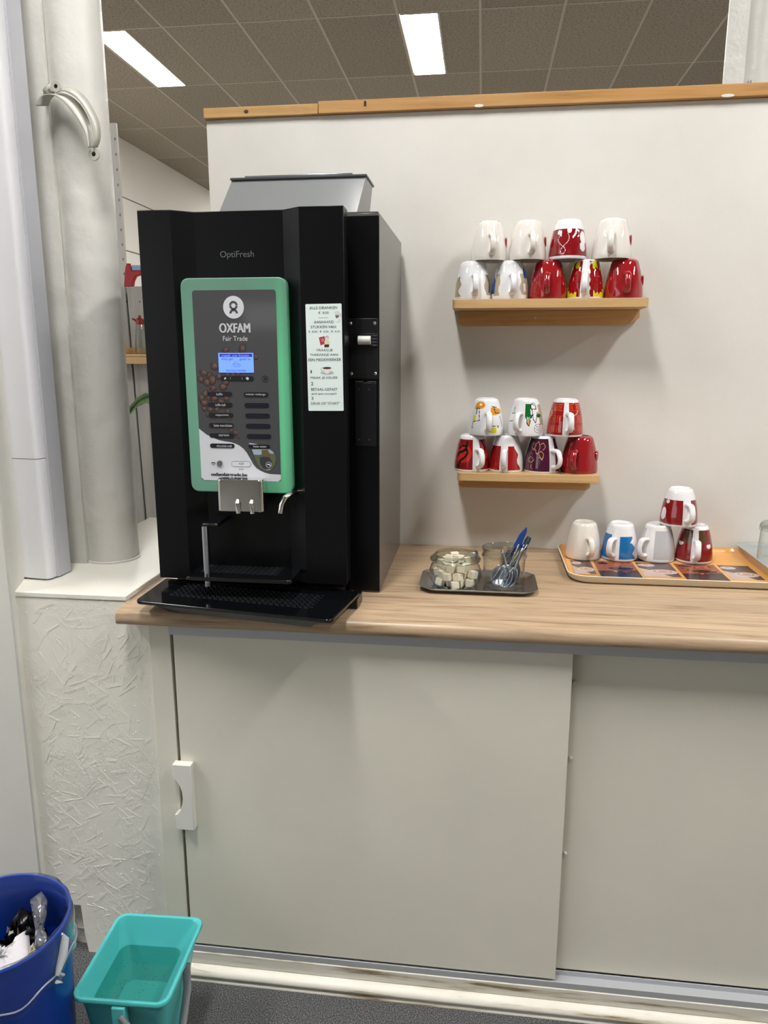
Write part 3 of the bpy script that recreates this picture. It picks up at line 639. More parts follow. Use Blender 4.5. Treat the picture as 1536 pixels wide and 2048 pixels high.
# round photo patch
ph = [(107.2, 318.7), (147, 318.1), (154, 323), (158.4, 331.2), (158.8, 342), (156.4, 351.7), (150, 360), (140.3, 364.9), (132, 362.5), (124.7, 357.5), (119, 349), (114.9, 339.6)]
FP(ph, 8, mat('photo_green', (86, 92, 62), .4), 'photo_print')
FP([(108, 319.2), (146, 318.8), (153, 323.5), (155, 328), (140, 326.5), (124, 330.5), (112, 330)], 10, mat('photo_sky', (150, 168, 186), .4), 'photo_print')
FP([(129, 320), (142, 319.5), (146, 327), (143, 335), (133, 334), (129, 328)], 12, mat('photo_hat', (96, 82, 50), .4), 'photo_print')
FP([(124, 336), (134, 334), (146, 336), (150, 345), (148, 357), (140, 362), (131, 358), (125, 350)], 11, mat('photo_shirt', (44, 46, 60), .4), 'photo_print')
FP(arcband(143.1, 350.7, 6.2, 5.5, 0, 360, 24), 14, M_fnt, 'start_ring'); UT('START', 138.3, 147.4, 359.5, 362.6, M_fnt, 14)
FP([(139.5, 349.5), (144, 348.6), (146.8, 350), (147, 354), (145.4, 354), (144.5, 351.4), (139.5, 351.4)], 14, M_fnt, 'tap_symbol')
# start button, key lock, address
FP(arcband(83.8, 350.5, 0, 0, 0, 10, 1) if 0 else UR(62.6, 105, 344.4, 356.6, 5.9), 8, M_ink, 'start_button'); FP(UR(63.3, 104.3, 345.1, 355.9, 5.3), 10, M_wfoil, 'start_button_face')
FP(arcband(83.5, 348.5, 4, 3.3, 0, 180, 12), 12, M_ink, 'cup_symbol'); FP(UR(79.5, 87.5, 347.9, 348.6, .1), 12, M_ink, 'cup_symbol'); FP(arcband(87.5, 350, 1.9, 1.3, -90, 90, 8), 12, M_ink, 'cup_symbol')
UT('START', 78.5, 89, 360, 363, M_ink, 8)
FP(arcband(23, 349.5, 4.4, 3.7, 0, 180, 12), 8, M_ink, 'cup_symbol'); FP(ell(23, 349, 4.6, 1.1, 14), 8, M_ink, 'cup_symbol')
ku = U(37.6, 350)
P(MB().lathe([(.0001, -.004), (.0032, -.004), (.0035, -.0025), (.0058, -.0025), (.0073, -.0005), (.0075, 0)], 28, M=Matrix.Translation((ku[0], -.5505, ku[1])) @ Matrix.Rotation(R(-90), 4, 'X')), 'key_lock', M_chrome, gf)
UT('oxfamfairtrade.be', 17.2, 95.5, 369.9, 376.7, M_ink, 8, .06)
FP(UR(34, 95, 380.6, 381.8, .2), 8, M_ink, 'fine_print')

# chrome spout cover, tube nozzles, hot water tap
sp = P(MB().prism(rrect(.1960, .2935, -.588, -.5505, .009, 6), 1.1075, 1.1745), 'spout_cover', M_chrome, bevel=.002, label='polished chrome spout cover')
for x in (.2415, .2710): P(MB().tube([(x, -.5925, 1.1065), (x, -.5925, 1.128), (x, -.590, 1.134)], [.0052, .0052, .003], 16), 'nozzle', M_chrome, sp)
P(MB().tube([(.352, -.52, 1.140), (.344, -.55, 1.142), (.334, -.565, 1.136), (.327, -.57, 1.122), (.325, -.57, 1.104)], .0055, 16), 'water_tap', M_chrome, label='curved chrome hot water outlet')
P(MB().lathe([(.008, 0), (.008, .004), (.005, .007)], 20, capb=True, M=Matrix.Translation((.352, -.517, 1.140)) @ Matrix.Rotation(R(90), 4, 'X')), 'tap_rosette', M_chrome)
# cup stand
M_hole = mat('grille_edge', (44, 45, 50), .35)
cpf = P(MB().prism(rrect(.1315, .356, -.619, -.5175, .009), .966, .9745), 'cup_stand', M_blackgloss, bevel=.0015, label='small glossy black cup platform')
def grille(corners, nx, ny, z, parent, hh=.0004):
    TL, TR, BR, BL = [Vector(c) for c in corners]; m_ = MB()
    q = lambda s, t: (TL*(1-s)+TR*s)*(1-t)+(BL*(1-s)+BR*s)*t
    for j in range(ny):
        for i in range(nx):
            s0 = (i+.12+.35*(j % 2))/nx; s1 = (i+.80+.35*(j % 2))/nx; t0 = (j+.40)/ny; t1 = (j+.62)/ny
            if s1 > 1: continue
            a, b_, c, d = q(s0, t0), q(s1, t0), q(s1, t1), q(s0, t1)
            m_.add([(*d, z), (*c, z), (*b_, z), (*a, z), (*d, z-.0004), (*c, z-.0004), (*b_, z-.0004), (*a, z-.0004)], [(0, 1, 2, 3), (4, 5, 1, 0), (5, 6, 2, 1), (7, 4, 0, 3), (6, 7, 3, 2)])
    return P(m_, 'grille', mat('grille_line', (42, 44, 49), .35), parent, smooth=0, kind='stuff')
grille([(.149, -.5235), (.3215, -.5275), (.3195, -.587), (.148, -.580)], 14, 11, .9749, cpf)
P(MB().tube([(.172, -.600, .9745), (.1715, -.600, 1.079)], .0062, 20), 'stand_rod', M_steel)
P(MB().tube([(.1725, -.600, .966), (.1725, -.600, .95)], .0062, 16), 'rod_end', M_steel)
P(MB().box(.1665, .1995, -.60, -.517, 1.0765, 1.084), 'rod_arm', M_black, bevel=.002)
# drip tray
quad = [(.035, -.655), (.459, -.718), (.4855, -.535), (.034, -.495)]
dt = P(MB().prism(rpoly(quad, [.016, .016, .012, .008], 6), .9235, .9305), 'drip_tray', M_blackgloss, bevel=.0015, label='large glossy black drip tray jutting over the worktop edge')
grille([(.096, -.525), (.4185, -.571), (.409, -.661), (.087, -.613)], 26, 12, .9309, dt)
und = [(.072, -.652), (.432, -.708), (.444, -.56), (.06, -.53)]; und2 = [(.100, -.6385), (.412, -.690), (.43, -.56), (.08, -.53)]
P(MB().prism(und2, .9040, .9230, taper=und), 'drip_basin', M_black, dt, bevel=.001)
P(MB().box(.466, .4835, -.567, -.50, .9007, .923), 'tray_foot', M_black, dt, bevel=.002)
# paper sticker with instructions
st = empty('instruction_sticker', (.418, -.546, 1.4175), label='tall white instruction sticker on the right wing of the machine', cat='sticker')
st.rotation_euler = (0, R(-.55), 0)
o = MB().prism(rrect(-.0362, .0362, -.1045, .1045, .002, 4), -.0003, .0003, 'y').build('paper', M_sticker, st, smooth=0)
def ST(s, x0, x1, y0, y1, bold=0, mt=None):
    f = lambda x: -.0362+(x-100)/615*.0724*1.0; g_ = lambda y: .1045-(y-68)/1825*.209
    y0b = y0
    dx = (y0-68)/1825*52  # the photographed sheet slants by this many pixels
    return text(s, f(x0-dx), f(x1-dx), g_(y1), g_(y0), -.0006, mt or M_ink, st, 'lettering', bold, .0001)
ST('ALLE DRANKEN', 170, 643, 110, 155); ST('\u20ac  0,50', 322, 495, 195, 240)
ST('AANVAARD', 247, 580, 348, 393); ST('STUKKEN VAN', 193, 620, 430, 476); ST('\u20ac  0,50 - \u20ac  0,20 - \u20ac  0,10', 152, 690, 512, 550)
ST('VRAAG JE', 287, 568, 825, 872); ST('THEEZAKJE AAN', 178, 660, 905, 952); ST('EEN MEDEWERKER', 150, 715, 985, 1032)
ST('1', 190, 208, 1185, 1240); ST('MAAK JE KEUZE', 190, 655, 1297, 1345); ST('2', 196, 236, 1390, 1446)
ST('BETAAL GEPAST', 198, 658, 1495, 1540); ST('geeft geen wisselgeld', 207, 640, 1578, 1615); ST('3', 204, 236, 1645, 1700); ST('DRUK OP "START"', 197, 697, 1740, 1785)
def SF(pts, mt, nm, d=1):
    f = lambda x, y: (-.0362+(x-(y-68)/1825*52-100)/615*.0724, .1045-(y-68)/1825*.209)
    q = [f(*p) for p in pts]
    a = sum(q[i][0]*q[(i+1) % len(q)][1]-q[(i+1) % len(q)][0]*q[i][1] for i in range(len(q)))
    if a < 0: q.reverse()
    return MB().prism(q, -.0004-d*.0001, -.00035-d*.0001, 'y').build(nm, mt, st, smooth=0)
SF([(325, 299), (495, 297), (495, 303), (325, 305)], mat('line_grey', (150, 155, 158), .5), 'rule')
MR = mat('tea_red', (176, 58, 66), .5); SF([(333, 630), (430, 608), (450, 735), (360, 762)], MR, 'tea_sachet_print'); SF(ell(395, 672, 26, 30, 16), mat('tea_pink', (206, 110, 124), .5), 'tea_sachet_print', 2)
SF([(428, 690), (455, 660), (490, 662), (508, 700), (506, 750), (430, 752)], mat('tea_cream', (222, 208, 176), .5), 'tea_bag_print', 2); SF([(428, 750), (508, 748), (506, 795), (428, 797)], mat('tea_dark', (60, 36, 34), .5), 'tea_bag_print', 2)
SF([(440, 640), (462, 607), (485, 606), (496, 625), (488, 650), (482, 650), (489, 625), (482, 612), (464, 613), (447, 642)], M_ink, 'tea_string_print', 3)
LG = mat('cup_shade', (176, 182, 182), .5)
SF(ell(478, 1232, 118, 34, 28), mat('saucer_grey', (190, 196, 196), .5), 'saucer_print'); SF(ell(500, 1238, 80, 22, 24), LG, 'saucer_print', 2)
SF([(400, 1150)]+[(400+150*i/10, 1150+100*math.sin(math.pi*i/10)**.6) for i in range(1, 10)]+[(550, 1150)], mat('cup_white', (226, 228, 228), .5), 'cup_print', 3)
SF(ell(475, 1151, 74, 20, 24), mat('coffee_brown', (92, 60, 46), .5), 'coffee_print', 4)
SF(arcband(400, 1172, 34, 26, 90, 290, 12), LG, 'cup_handle_print', 4)
SF(ell(640, 225, 45, 36, 20), mat('glass_print', (206, 214, 212), .5), 'glass_cup_print'); SF([(608, 262), (680, 262), (660, 300), (640, 312), (622, 300)], mat('coffee_print_brown', (120, 96, 80), .5), 'glass_cup_print', 2)
SF(arcband(682, 262, 26, 19, -90, 90, 10), LG, 'glass_cup_print', 2); SF(arcband(655, 352, 30, 22, -60, 130, 10), LG, 'glass_cup_print', 2)

# ------------------------------------------------------------------ wall shelves
def shelf(name, x0, x1, zt, th, ax0, ax1, az, label, screws, ch):
    e = empty(name, ((x0+x1)/2, 0, zt), label=label, cat='shelf')
    rel(MB().prism(rpoly([(x0, -.0005), (x0, -.13), (x1, -.13), (x1, -.0005)], [.001, .014, .014, .001], 5), zt-th, zt).build('board', M_pine, e, bevel=.002))
    rel(MB().prism([(ax0, zt-th-.0003), (ax0, az+.006), (ax0+.01, az), (ax1-ch, az), (ax1, az+ch*.7), (ax1, zt-th-.0003)], -.0185, -.0005, 'y').build('apron', woodmat('pine_apron', (176, 132, 80), (198, 154, 100), (210, 170, 118), 0, 1.3), e, bevel=.001))
    for sx_, sz_ in screws:
        rel(MB().lathe([(.0001, .0006), (.0015, .0006), (.0028, 0), (.0028, .001)], 14, M=Matrix.Translation((sx_, -.0196, sz_)) @ Matrix.Rotation(R(-90), 4, 'X')).build('screw', M_screw, e))
    return e
shelf('wall_shelf', .653, 1.121, 1.5565, .0215, .667, 1.122, 1.4965, 'upper wooden wall shelf carrying nine upside-down mugs', [(.862, 1.516)], .028)
shelf('wall_shelf', .673, 1.0315, 1.1265, .0205, .673, 1.024, 1.069, 'lower wooden wall shelf carrying seven upside-down mugs', [(.684, 1.094), (.998, 1.089)], .010)

# ------------------------------------------------------------------ mugs
HM = .0935
PROF = [(.0, .0445), (.03, .0456), (.12, .0458), (.25, .0450), (.4, .0434), (.55, .0410), (.7, .0378), (.82, .0348), (.90, .0325), (.945, .0308), (.972, .0292), (.988, .0272), (1.0, .0252)]
def rad(h):
    for (a, r0), (b_, r1) in zip(PROF, PROF[1:]):
        if h <= b_: return r0+(r1-r0)*(h-a)/(b_-a)
    return PROF[-1][1]
WH = (236, 234, 232); RD = (150, 20, 26); DR = (128, 14, 22)
C_ = {k: L(v) for k, v in dict(w=(236, 236, 238), i=(232, 227, 219), r=(158, 20, 24), d=(134, 16, 24), m=(150, 22, 30), k=(22, 18, 20), o=(222, 148, 30), y=(226, 214, 40), g=(16, 104, 46), b=(24, 110, 176), B=(26, 84, 168), t=(176, 166, 138), p=(74, 18, 50), G=(206, 160, 110), c=(196, 40, 30), e=(190, 193, 197), s=(206, 90, 50), h=(84, 62, 34), q=(196, 196, 198)).items()}
def ins(a, h, a0, a1, h0, h1): return a0 <= a <= a1 and h0 <= h <= h1
def seg(a, h, a0, h0, a1, h1, w_=1.6):  # thin line, angles in degrees, h scaled to the same measure
    ax, ay, bx, by, px, py = a0, h0*125, a1, h1*125, a, h*125
    dx, dy = bx-ax, by-ay; t = max(0, min(1, ((px-ax)*dx+(py-ay)*dy)/(dx*dx+dy*dy+1e-9)))
    return math.hypot(px-ax-t*dx, py-ay-t*dy) < w_
def poly(a, h, pts, w_=1.5): return any(seg(a, h, *p, *q, w_) for p, q in zip(pts, pts[1:]))
def disc(a, h, ca, ch, ra, rh): return ((a-ca)/ra)**2+((h-ch)/rh)**2 < 1
def p_white(a, h): return 'i'
def p_red(a, h): return 'm'
def p_S1U3(a, h):
    if h < .07 or h > .74: return 'w'
    if disc(a, h, 58, .52, 16, .16) or disc(a, h, 52, .30, 13, .12) or poly(a, h, [(16, .52), (26, .62), (30, .72), (40, .68)], 3) or disc(a, h, 4, .70, 8, .07) or disc(a, h, -34, .66, 6, .06): return 'w'
    if poly(a, h, [(-28, .62), (-34, .46), (-24, .36), (-12, .29), (-6, .20), (-12, .12), (-20, .13), (-22, .22), (-14, .30), (0, .42), (4, .52), (-2, .64)], .65): return 'w'
    return 'd'
def p_S1L1(a, h):
    if -82 < a < -46+6*math.sin(h*20) and .08 < h < .60: return 'k' if seg(a, h, -70, .35, -54, .58, 2) else 't'
    if 44+5*math.sin(h*14) < a < 84 and .12 < h < .66: return 'k' if poly(a, h, [(58, .66), (70, .45), (62, .2)], 3) else 't'
    return 'w'
def p_S1L2(a, h):
    if -92 < a < -56 and .16 < h < .84-.01*(a+92): return 'B'
    if -60 < a < -36+3*math.sin(h*18) and .10 < h < .66: return 't'
    if 54 < a < 100 and .55 < h < .80: return 'B'
    if 36+4*math.sin(h*16) < a < 72 and .12 < h < .66: return 'w' if ins(a, h, 48, 60, .2, .4) else 't'
    return 'w'
def p_S1L4(a, h):
    if h < .05 or h > .95 or -16 < a < 14+3*math.sin(h*30): return 'w'
    for ca in (-44, 44):
        r_ = math.hypot((a-ca)/34, (h-.46)/.32); r_ += .07*math.sin(math.atan2(h-.46, (a-ca)/100)*14)
        if r_ < 1: return 'd' if int(r_*7) % 2 else 'r'
    if -16-12 < a < -16 or 14 < a < 26: return 'd'
    if h > .72 and abs(a) > 50 and disc(abs(a), h, 52, .84, 10, .1): return 'd'
    return 'y' if h < .5 or h > .75 else 'o'
def p_S2U1(a, h):
    if poly(a, h, [(-40, .58), (-40, .74), (-30, .74), (-24, .42), (-30, .40), (-40, .40)], 1.3) or poly(a, h, [(-52, .20), (-50, .36), (-38, .40)], 1.2) or poly(a, h, [(14, .26), (42, .27), (42, .22)], 1.3) or poly(a, h, [(30, .78), (34, .62), (50, .60)], 1.5) or poly(a, h, [(22, .79), (44, .76)], 1.2) or poly(a, h, [(54, .52), (60, .36), (64, .24)], 1.2): return 'k'
    if disc(a, h, -26, .84, 6, .03): return 'w'
    if disc(a, h, -28, .82, 22, .10) or disc(a, h, -44, .77, 9, .07) or ins(a, h, 17, 42, .56, .76) or disc(a, h, 50, .66, 16, .08): return 'o'
    if ins(a, h, -52, -42, .38, .55) or ins(a, h, 14, 36, .07, .24): return 'y'
    return 'w'
def p_S2U2(a, h):
    if poly(a, h, [(20, .85), (20, .74), (42, .72), (42, .82), (22, .86)], 1.2) or poly(a, h, [(42, .86), (34, .90), (26, .88)], 1.2) or poly(a, h, [(24, .72), (28, .44), (36, .36), (46, .64), (56, .58)], 1.4) or poly(a, h, [(4, .50), (6, .34), (12, .28), (16, .40), (15, .50)], 1.3) or poly(a, h, [(-58, .60), (-42, .62), (-42, .42), (-64, .38)], 1.3) or poly(a, h, [(-52, .64), (-48, .78), (-44, .66)], 1.2): return 'k'
    r_ = math.hypot((a-44)/17, (h-.20)/.15); ph_ = math.atan2((h-.20)/.15, (a-44)/17)
    if r_ < 1.05 and abs(((r_*2.6+ph_/6.283) % 1)-.5) < .12: return 'k'
    if ins(a, h, -2, 18, .50+.03*math.sin(a), .87) or disc(a, h, 20, .54, 5, .05) or ins(a, h, -38, -26, .55, .60) or disc(a, h, 52, .55, 12, .05): return 'g'
    if ins(a, h, 6, 14, .3, .48): return 'G'
    if 54 < a < 84 and .3 < h < .85: return 't'
    return 'w'
def p_S2U3(a, h):
    if h > .90 or h < .045 or -6 < a < 15: return 'w'
    if disc(a, h, 26, .22, 9, .05): return 'G'
    if poly(a, h, [(-62, .70), (-56, .60), (-66, .50)], 2.5) or poly(a, h, [(30, .56), (44, .60), (52, .68)], 1.5): return 'G'
    for hc in (.78, .48, .20):
        if abs(h-hc) < .085:
            x = (a+100) % 23; 
            if 3 < x < 20:
                e = min(x-3, 20-x)/17; f = (.085-abs(h-hc))/.17
                if e < .09 or f < .09: return 's'
                if disc(x, h, 11.5, hc, 3.4, .034): return 'c' if disc(x, h, 11.5, hc, 1.8, .018) else 's'
                return 'r' if (e < .25 or f < .22) else 'c'
    return 'r'
def p_S2L1(a, h):
    if h > .88 or h < .06 or 3 < a < 32: return 'w'
    if poly(a, h, [(-56, .62), (-40, .72), (-20, .70)], 4) or poly(a, h, [(-20, .80), (-22, .62), (-36, .55), (-50, .52), (-60, .40)], 4.5) or poly(a, h, [(-22, .66), (-14, .52), (-24, .40), (-40, .30), (-46, .16)], 3.6) or poly(a, h, [(-58, .16), (-44, .12)], 3.5) or poly(a, h, [(44, .84), (58, .66), (52, .5)], 3.5): return 'k'
    if disc(a, h, -34, .50, 34, .26) or disc(a, h, 62, .60, 22, .24): return 'c'
    return 'd'
def p_S2L2(a, h):
    if h > .72 or h < .06 or -22 < a < 6: return 'w'
    if a > 36+14*(1-h/.72)+5*math.sin(h*16) : return 'w'
    return 'r'
def p_S2L3(a, h):
    if h > .93 or h < .045 or (26 < a < 50): return 'w'
    if poly(a, h, [(-38, .84), (-46, .70), (-30, .62), (-26, .80), (-16, .86), (-8, .72), (-14, .56), (0, .36), (6, .52), (-4, .60), (-20, .52), (-26, .64)], .9) or poly(a, h, [(-8, .78), (4, .82), (12, .72), (2, .62)], .9) or poly(a, h, [(-48, .40), (-52, .32), (-36, .28), (-26, .36), (-40, .44), (-50, .38)], .9) or poly(a, h, [(-34, .22), (-38, .16), (-30, .12)], .9) or poly(a, h, [(-12, .44), (0, .40), (6, .44)], .9): return 'G'
    return 'p'
def p_T2(a, h):
    if h < .06: return 'w'
    if a < -32 and h < .72: return 'b'
    if 0 <= a and h < .68 and a < 52+6*math.sin(h*22)-(8 if h > .5 else 0): return 'b'
    return 'w'
def p_T3(a, h):
    if h > .88 or h < .05: return 'w'
    if -8 < a < 42 and .08 < h < .86:
        if 18 < a < 42 and h > .5 and math.sin(a*.35+h*30) > .2: return 'e'
        return 'q' if (h*24) % 1 < .45 and math.sin(a*1.7+int(h*24)*2.1) > -.75 else 'e'
    if a > 42: return 'e'
    if a < -52: return 'e'
    return 'w'
def p_T4(a, h):
    if h > .90 or h < .06 or -9 < a < 15: return 'w'
    if (disc(a, h, -50, .53, 12, .07) and h < .56) or (disc(a, h, 54, .48, 10, .07) and h < .52): return 'w'
    for ca in (-24, 26):
        if disc(a, h, ca, .74, 20+4*math.sin(h*60), .20): return 'h'
    return 'd'
def p_T5(a, h):
    if h > .72 or h < .06 or 12 < a < 42: return 'w'
    if disc(a, h, -56, .32, 13, .17) or disc(a, h, -46, .66, 9, .05): return 'w'
    return 'd'
MUGC = {}
def mug(x, y, z, turn, hang, paint, label, group, handle='w', emblem=False, sc=1.0, fine=True, squash=1.0):
    e = empty('mug', (x, y, z), turn, label=label, cat='mug', group=group)
    ns, nh = (180, 84) if fine else (56, 20)
    hs = [i/nh for i in range(nh+1)]
    rows_ = [(rad(h), h*HM) for h in hs]
    rows_ += [(.0236, HM*.985), (.0222, HM*.965), (.012, HM*.955), (.0004, HM*.953)]
    inner = [(.0445, 0), (.0425, .0006), (.0418, .004), (.0422, .012), (.0405, .035), (.037, .058), (.031, .075), (.022, .083), (.0004, .085)]
    nr = len(rows_); vs = []; fs = []; cols_ = []
    for r_, zz in rows_:
        for i in range(ns):
            t = 2*math.pi*i/ns
            rr = r_*(1+.012*math.sin(t*3+x*9)*(1 if zz > HM*.9 else 0))
            vs.append((math.sin(t)*rr*sc, -math.cos(t)*rr*sc, zz))
    k0 = len(vs)
    for r_, zz in inner:
        for i in range(ns):
            t = 2*math.pi*i/ns; vs.append((math.sin(t)*r_*sc, -math.cos(t)*r_*sc, zz))
    base = 'm' if paint is p_red else ('i' if paint is p_white else 'w')
    for j in range(nr-1):
        for i in range(ns):
            fs.append((j*ns+i, j*ns+(i+1) % ns, (j+1)*ns+(i+1) % ns, (j+1)*ns+i))
            if fine and j < nh:
                a = 360*(i+.5)/ns; a = a-360 if a > 180 else a
                cols_.append(C_[paint(a, (j+.5)/nh)])
            else: cols_.append(C_[base])
    for j in range(len(inner)-1):
        for i in range(ns):
            fs.append((k0+(j+1)*ns+i, k0+(j+1)*ns+(i+1) % ns, k0+j*ns+(i+1) % ns, k0+j*ns+i)); cols_.append(C_[base])
    me = bpy.data.meshes.new('mug_body'); me.from_pydata(vs, [], fs); me.materials.append(M_cer)
    ca = me.color_attributes.new('glaze', 'FLOAT_COLOR', 'CORNER')
    buf = []
    for c in cols_: buf += list(c)*4
    ca.data.foreach_set('color', buf); me.polygons.foreach_set('use_smooth', [True]*len(fs)); me.update()
    o = bpy.data.objects.new('mug_body', me); COL.objects.link(o); o.parent = e
    # handle
    pts = []; a = R(hang); d = Vector((math.sin(a), -math.cos(a), 0))
    for rr, hh in ((rad(.60)*sc-.002, .60), (rad(.6)*sc+.008, .615), (rad(.5)*sc+.016, .60), (.0628*sc, .53), (.0668*sc, .43), (.0672*sc, .34), (.0645*sc, .25), (.058*sc, .185), (.051*sc, .165), (rad(.17)*sc-.002, .17)):
        pts.append(d*rr+Vector((0, 0, hh*HM)))
    P2 = []
    for i in range(len(pts)-1):
        p0, p1, p2, p3 = pts[max(i-1, 0)], pts[i], pts[i+1], pts[min(i+2, len(pts)-1)]
        for k in range(4):
            t = k/4; P2.append(.5*((2*p1)+(p2-p0)*t+(2*p0-5*p1+4*p2-p3)*t*t+(3*p1-p0-3*p2+p3)*t**3))
    P2.append(pts[-1]); m_ = MB(); side = d.cross(Vector((0, 0, 1)))
    n_ = len(P2); rads = [.0047+.0012*abs(2*i/(n_-1)-1)**2 for i in range(n_)]; vs = []
    for i, p in enumerate(P2):
        tg = (P2[min(i+1, n_-1)]-P2[max(i-1, 0)]).normalized(); nn = tg.cross(side)
        for k in range(14):
            t = 2*math.pi*k/14; vs.append(p+side*math.cos(t)*rads[i]*1.6+nn*math.sin(t)*rads[i])
    m_.add(vs, [(j*14+k, j*14+(k+1) % 14, (j+1)*14+(k+1) % 14, (j+1)*14+k) for j in range(n_-1) for k in range(14)])
    h_ = m_.build('handle', M_cer, e, smooth=180)
    ca = h_.data.color_attributes.new('glaze', 'FLOAT_COLOR', 'CORNER'); ca.data.foreach_set('color', list(C_[handle])*len(h_.data.loops))
    if emblem is not False:
        a = R(emblem if not isinstance(emblem, bool) else 95); d = Vector((math.sin(a), -math.cos(a), 0))
        Mx = Matrix.Translation(d*(rad(.46)*sc-.001)+Vector((0, 0, .46*HM))) @ d.to_track_quat('Z', 'Y').to_matrix().to_4x4()
        MB().lathe([(.013, 0), (.013, .0025), (.010, .0038), (.0001, .0042)], 20, M=Mx).build('emblem', M_red, e, label='small raised red badge' if paint is not p_red else None)
    return e
g1, g2, g3 = 'mugs on the upper shelf', 'mugs on the lower shelf', 'mugs on the printed tray'
z1 = 1.5568; y1 = -.068
mug(.7015, y1, z1, 0, 7, p_S1L1, 'white mug with beige patches, leftmost of the bottom row on the upper shelf', g1)
mug(.7935, y1, z1, -2, 8, p_S1L2, 'white mug with blue and beige patches, second in bottom row of upper shelf', g1)
mug(.8865, y1, z1, -4, -3, p_red, 'plain red mug in the middle of the bottom row on the upper shelf', g1, 'm', sc=1.015, fine=False)
mug(.9775, y1, z1, -7, -2, p_S1L4, 'yellow and red patterned mug with a white stripe, on the upper shelf', g1, sc=.965)
mug(1.0690, y1, z1, -10, 8, p_red, 'plain red mug at the right end of the upper shelf', g1, 'm', sc=1.02, fine=False, emblem=92)
z2 = z1+HM+.0003
mug(.7390, y1, z2, 0, 9, p_white, 'plain off-white mug, leftmost of the top row on the upper shelf', g1, 'i', sc=.965, fine=False, emblem=88)
mug(.8330, y1, z2, -3, 12, p_white, 'plain off-white mug, second from left in the top row of the upper shelf', g1, 'i', fine=False, emblem=86)
mug(.9305, y1, z2, -6, 175, p_S1U3, 'dark red mug with a white band and white figures, top row of upper shelf', g1)
mug(1.0350, y1, z2, -9, -2, p_white, 'plain off-white mug at the right end of the top row, upper shelf', g1, 'i', sc=1.02, fine=False, emblem=88)
z1 = 1.1268; y1 = -.070
mug(.7088, y1, z1, 0, 24, p_S2L1, 'dark red mug with a black swirl on a bright red disc, leftmost on lower shelf', g2)
mug(.7985, y1, z1, -2, -6, p_S2L2, 'red mug with white top and white stripe, bottom row of the lower shelf', g2, sc=.975)
mug(.8905, y1, z1, -5, 42, p_S2L3, 'dark purple mug with fine gold drawing, bottom row of the lower shelf', g2, sc=1.01)
mug(.9850, y1, z1, -8, -12, p_red, 'plain red mug at the right end of the lower shelf', g2, 'm', sc=1.035, fine=False, emblem=80)
z2 = z1+HM+.0003
mug(.7440, y1, z2, 0, 6, p_S2U1, 'white mug with orange and yellow doodles, top left of the lower shelf', g2)
mug(.8445, y1, z2, -4, -20, p_S2U2, 'white mug with green and black doodles, top middle of the lower shelf', g2, sc=1.01)
mug(.9445, y1, z2, -7, 14, p_S2U3, 'bright red mug with orange square chains, top right of the lower shelf', g2)
zt = .9056; yt = -.088
mug(1.0045, yt, zt, -8, 20, p_white, 'plain off-white mug at the left end of the printed tray', g3, 'i', fine=False)
mug(1.0975, yt, zt, -11, -22, p_T2, 'white and bright blue mug on the printed tray', g3)
mug(1.1900, yt, zt, -13, -38, p_T3, 'white mug covered in small grey print on the printed tray', g3)
mug(1.2830, yt, zt, -16, 9, p_T4, 'red mug with brown leaf pattern on the tray, below the topmost mug', g3)
mug(1.2385, yt, zt+HM+.0003, -14, 28, p_T5, 'dark red and white mug stacked on top of two mugs on the tray', g3)

# ------------------------------------------------------------------ printed tray, grey tray, glass
def traymesh(x0, x1, y0, y1, z, h, r, fl, th=.003, n=8):
    rings = [(rrect(x0+fl, x1-fl, y0+fl, y1-fl, r, n), z), (rrect(x0+fl*.35, x1-fl*.35, y0+fl*.35, y1-fl*.35, r, n), z+h*.35), (rrect(x0, x1, y0, y1, r, n), z+h), (rrect(x0+th, x1-th, y0+th, y1-th, r-.001, n), z+h+.0008), (rrect(x0+th+fl*.3, x1-th-fl*.3, y0+th+fl*.3, y1-th-fl*.3, r-.001, n), z+th+h*.4), (rrect(x0+fl+th, x1-fl-th, y0+fl+th, y1-fl-th, r-.001, n), z+th)]
    vs = [(p[0], p[1], zz) for q, zz in rings for p in q]; k = len(rings[0][0]); fs = [tuple(reversed(range(k)))]
    for j in range(5): fs += [(j*k+i, j*k+(i+1) % k, (j+1)*k+(i+1) % k, (j+1)*k+i) for i in range(k)]
    fs.append(tuple(range(5*k, 6*k))); return vs, fs, k
ft = empty('printed_tray', (1.19, -.163, .9007), label='orange and cream serving tray printed with coffee cup pictures', cat='tray')
vs, fs, k = traymesh(.943, 1.432, -.326, -.006, .9008, .019, .045, .012)
M_or = mat('tray_orange', (226, 166, 92), .25, coat=.3); M_rim = mat('tray_cream', (222, 208, 184), .35)
tm_ = MB(); tm_.v = vs; tm_.f = fs; tm_.m(M_rim); tm_.m(M_or); tm_.mi = [0]*(1+3*k)+[1]*(2*k)+[1]
rel(tm_.build('tray_body', None, ft, smooth=50))
DK = mat('pic_dark', (52, 30, 34), .25); DB = mat('pic_brown', (150, 84, 58), .25); PK = mat('pic_pink', (196, 172, 160), .25); GB = mat('pic_greybrown', (98, 80, 74), .25)
CW = mat('pic_cup_white', (196, 184, 180), .25); CO = mat('pic_coffee', (182, 138, 122), .25); NV = mat('pic_navy', (26, 24, 44), .25)
def PR(pts, mt, d, nm='cup_picture'):
    a = sum(pts[i][0]*pts[(i+1) % len(pts)][1]-pts[(i+1) % len(pts)][0]*pts[i][1] for i in range(len(pts)))
    if a < 0: pts = pts[::-1]
    return rel(MB().prism(pts, .9038+.0001*d, .90385+.0001*d).build(nm, mt, ft, smooth=0))
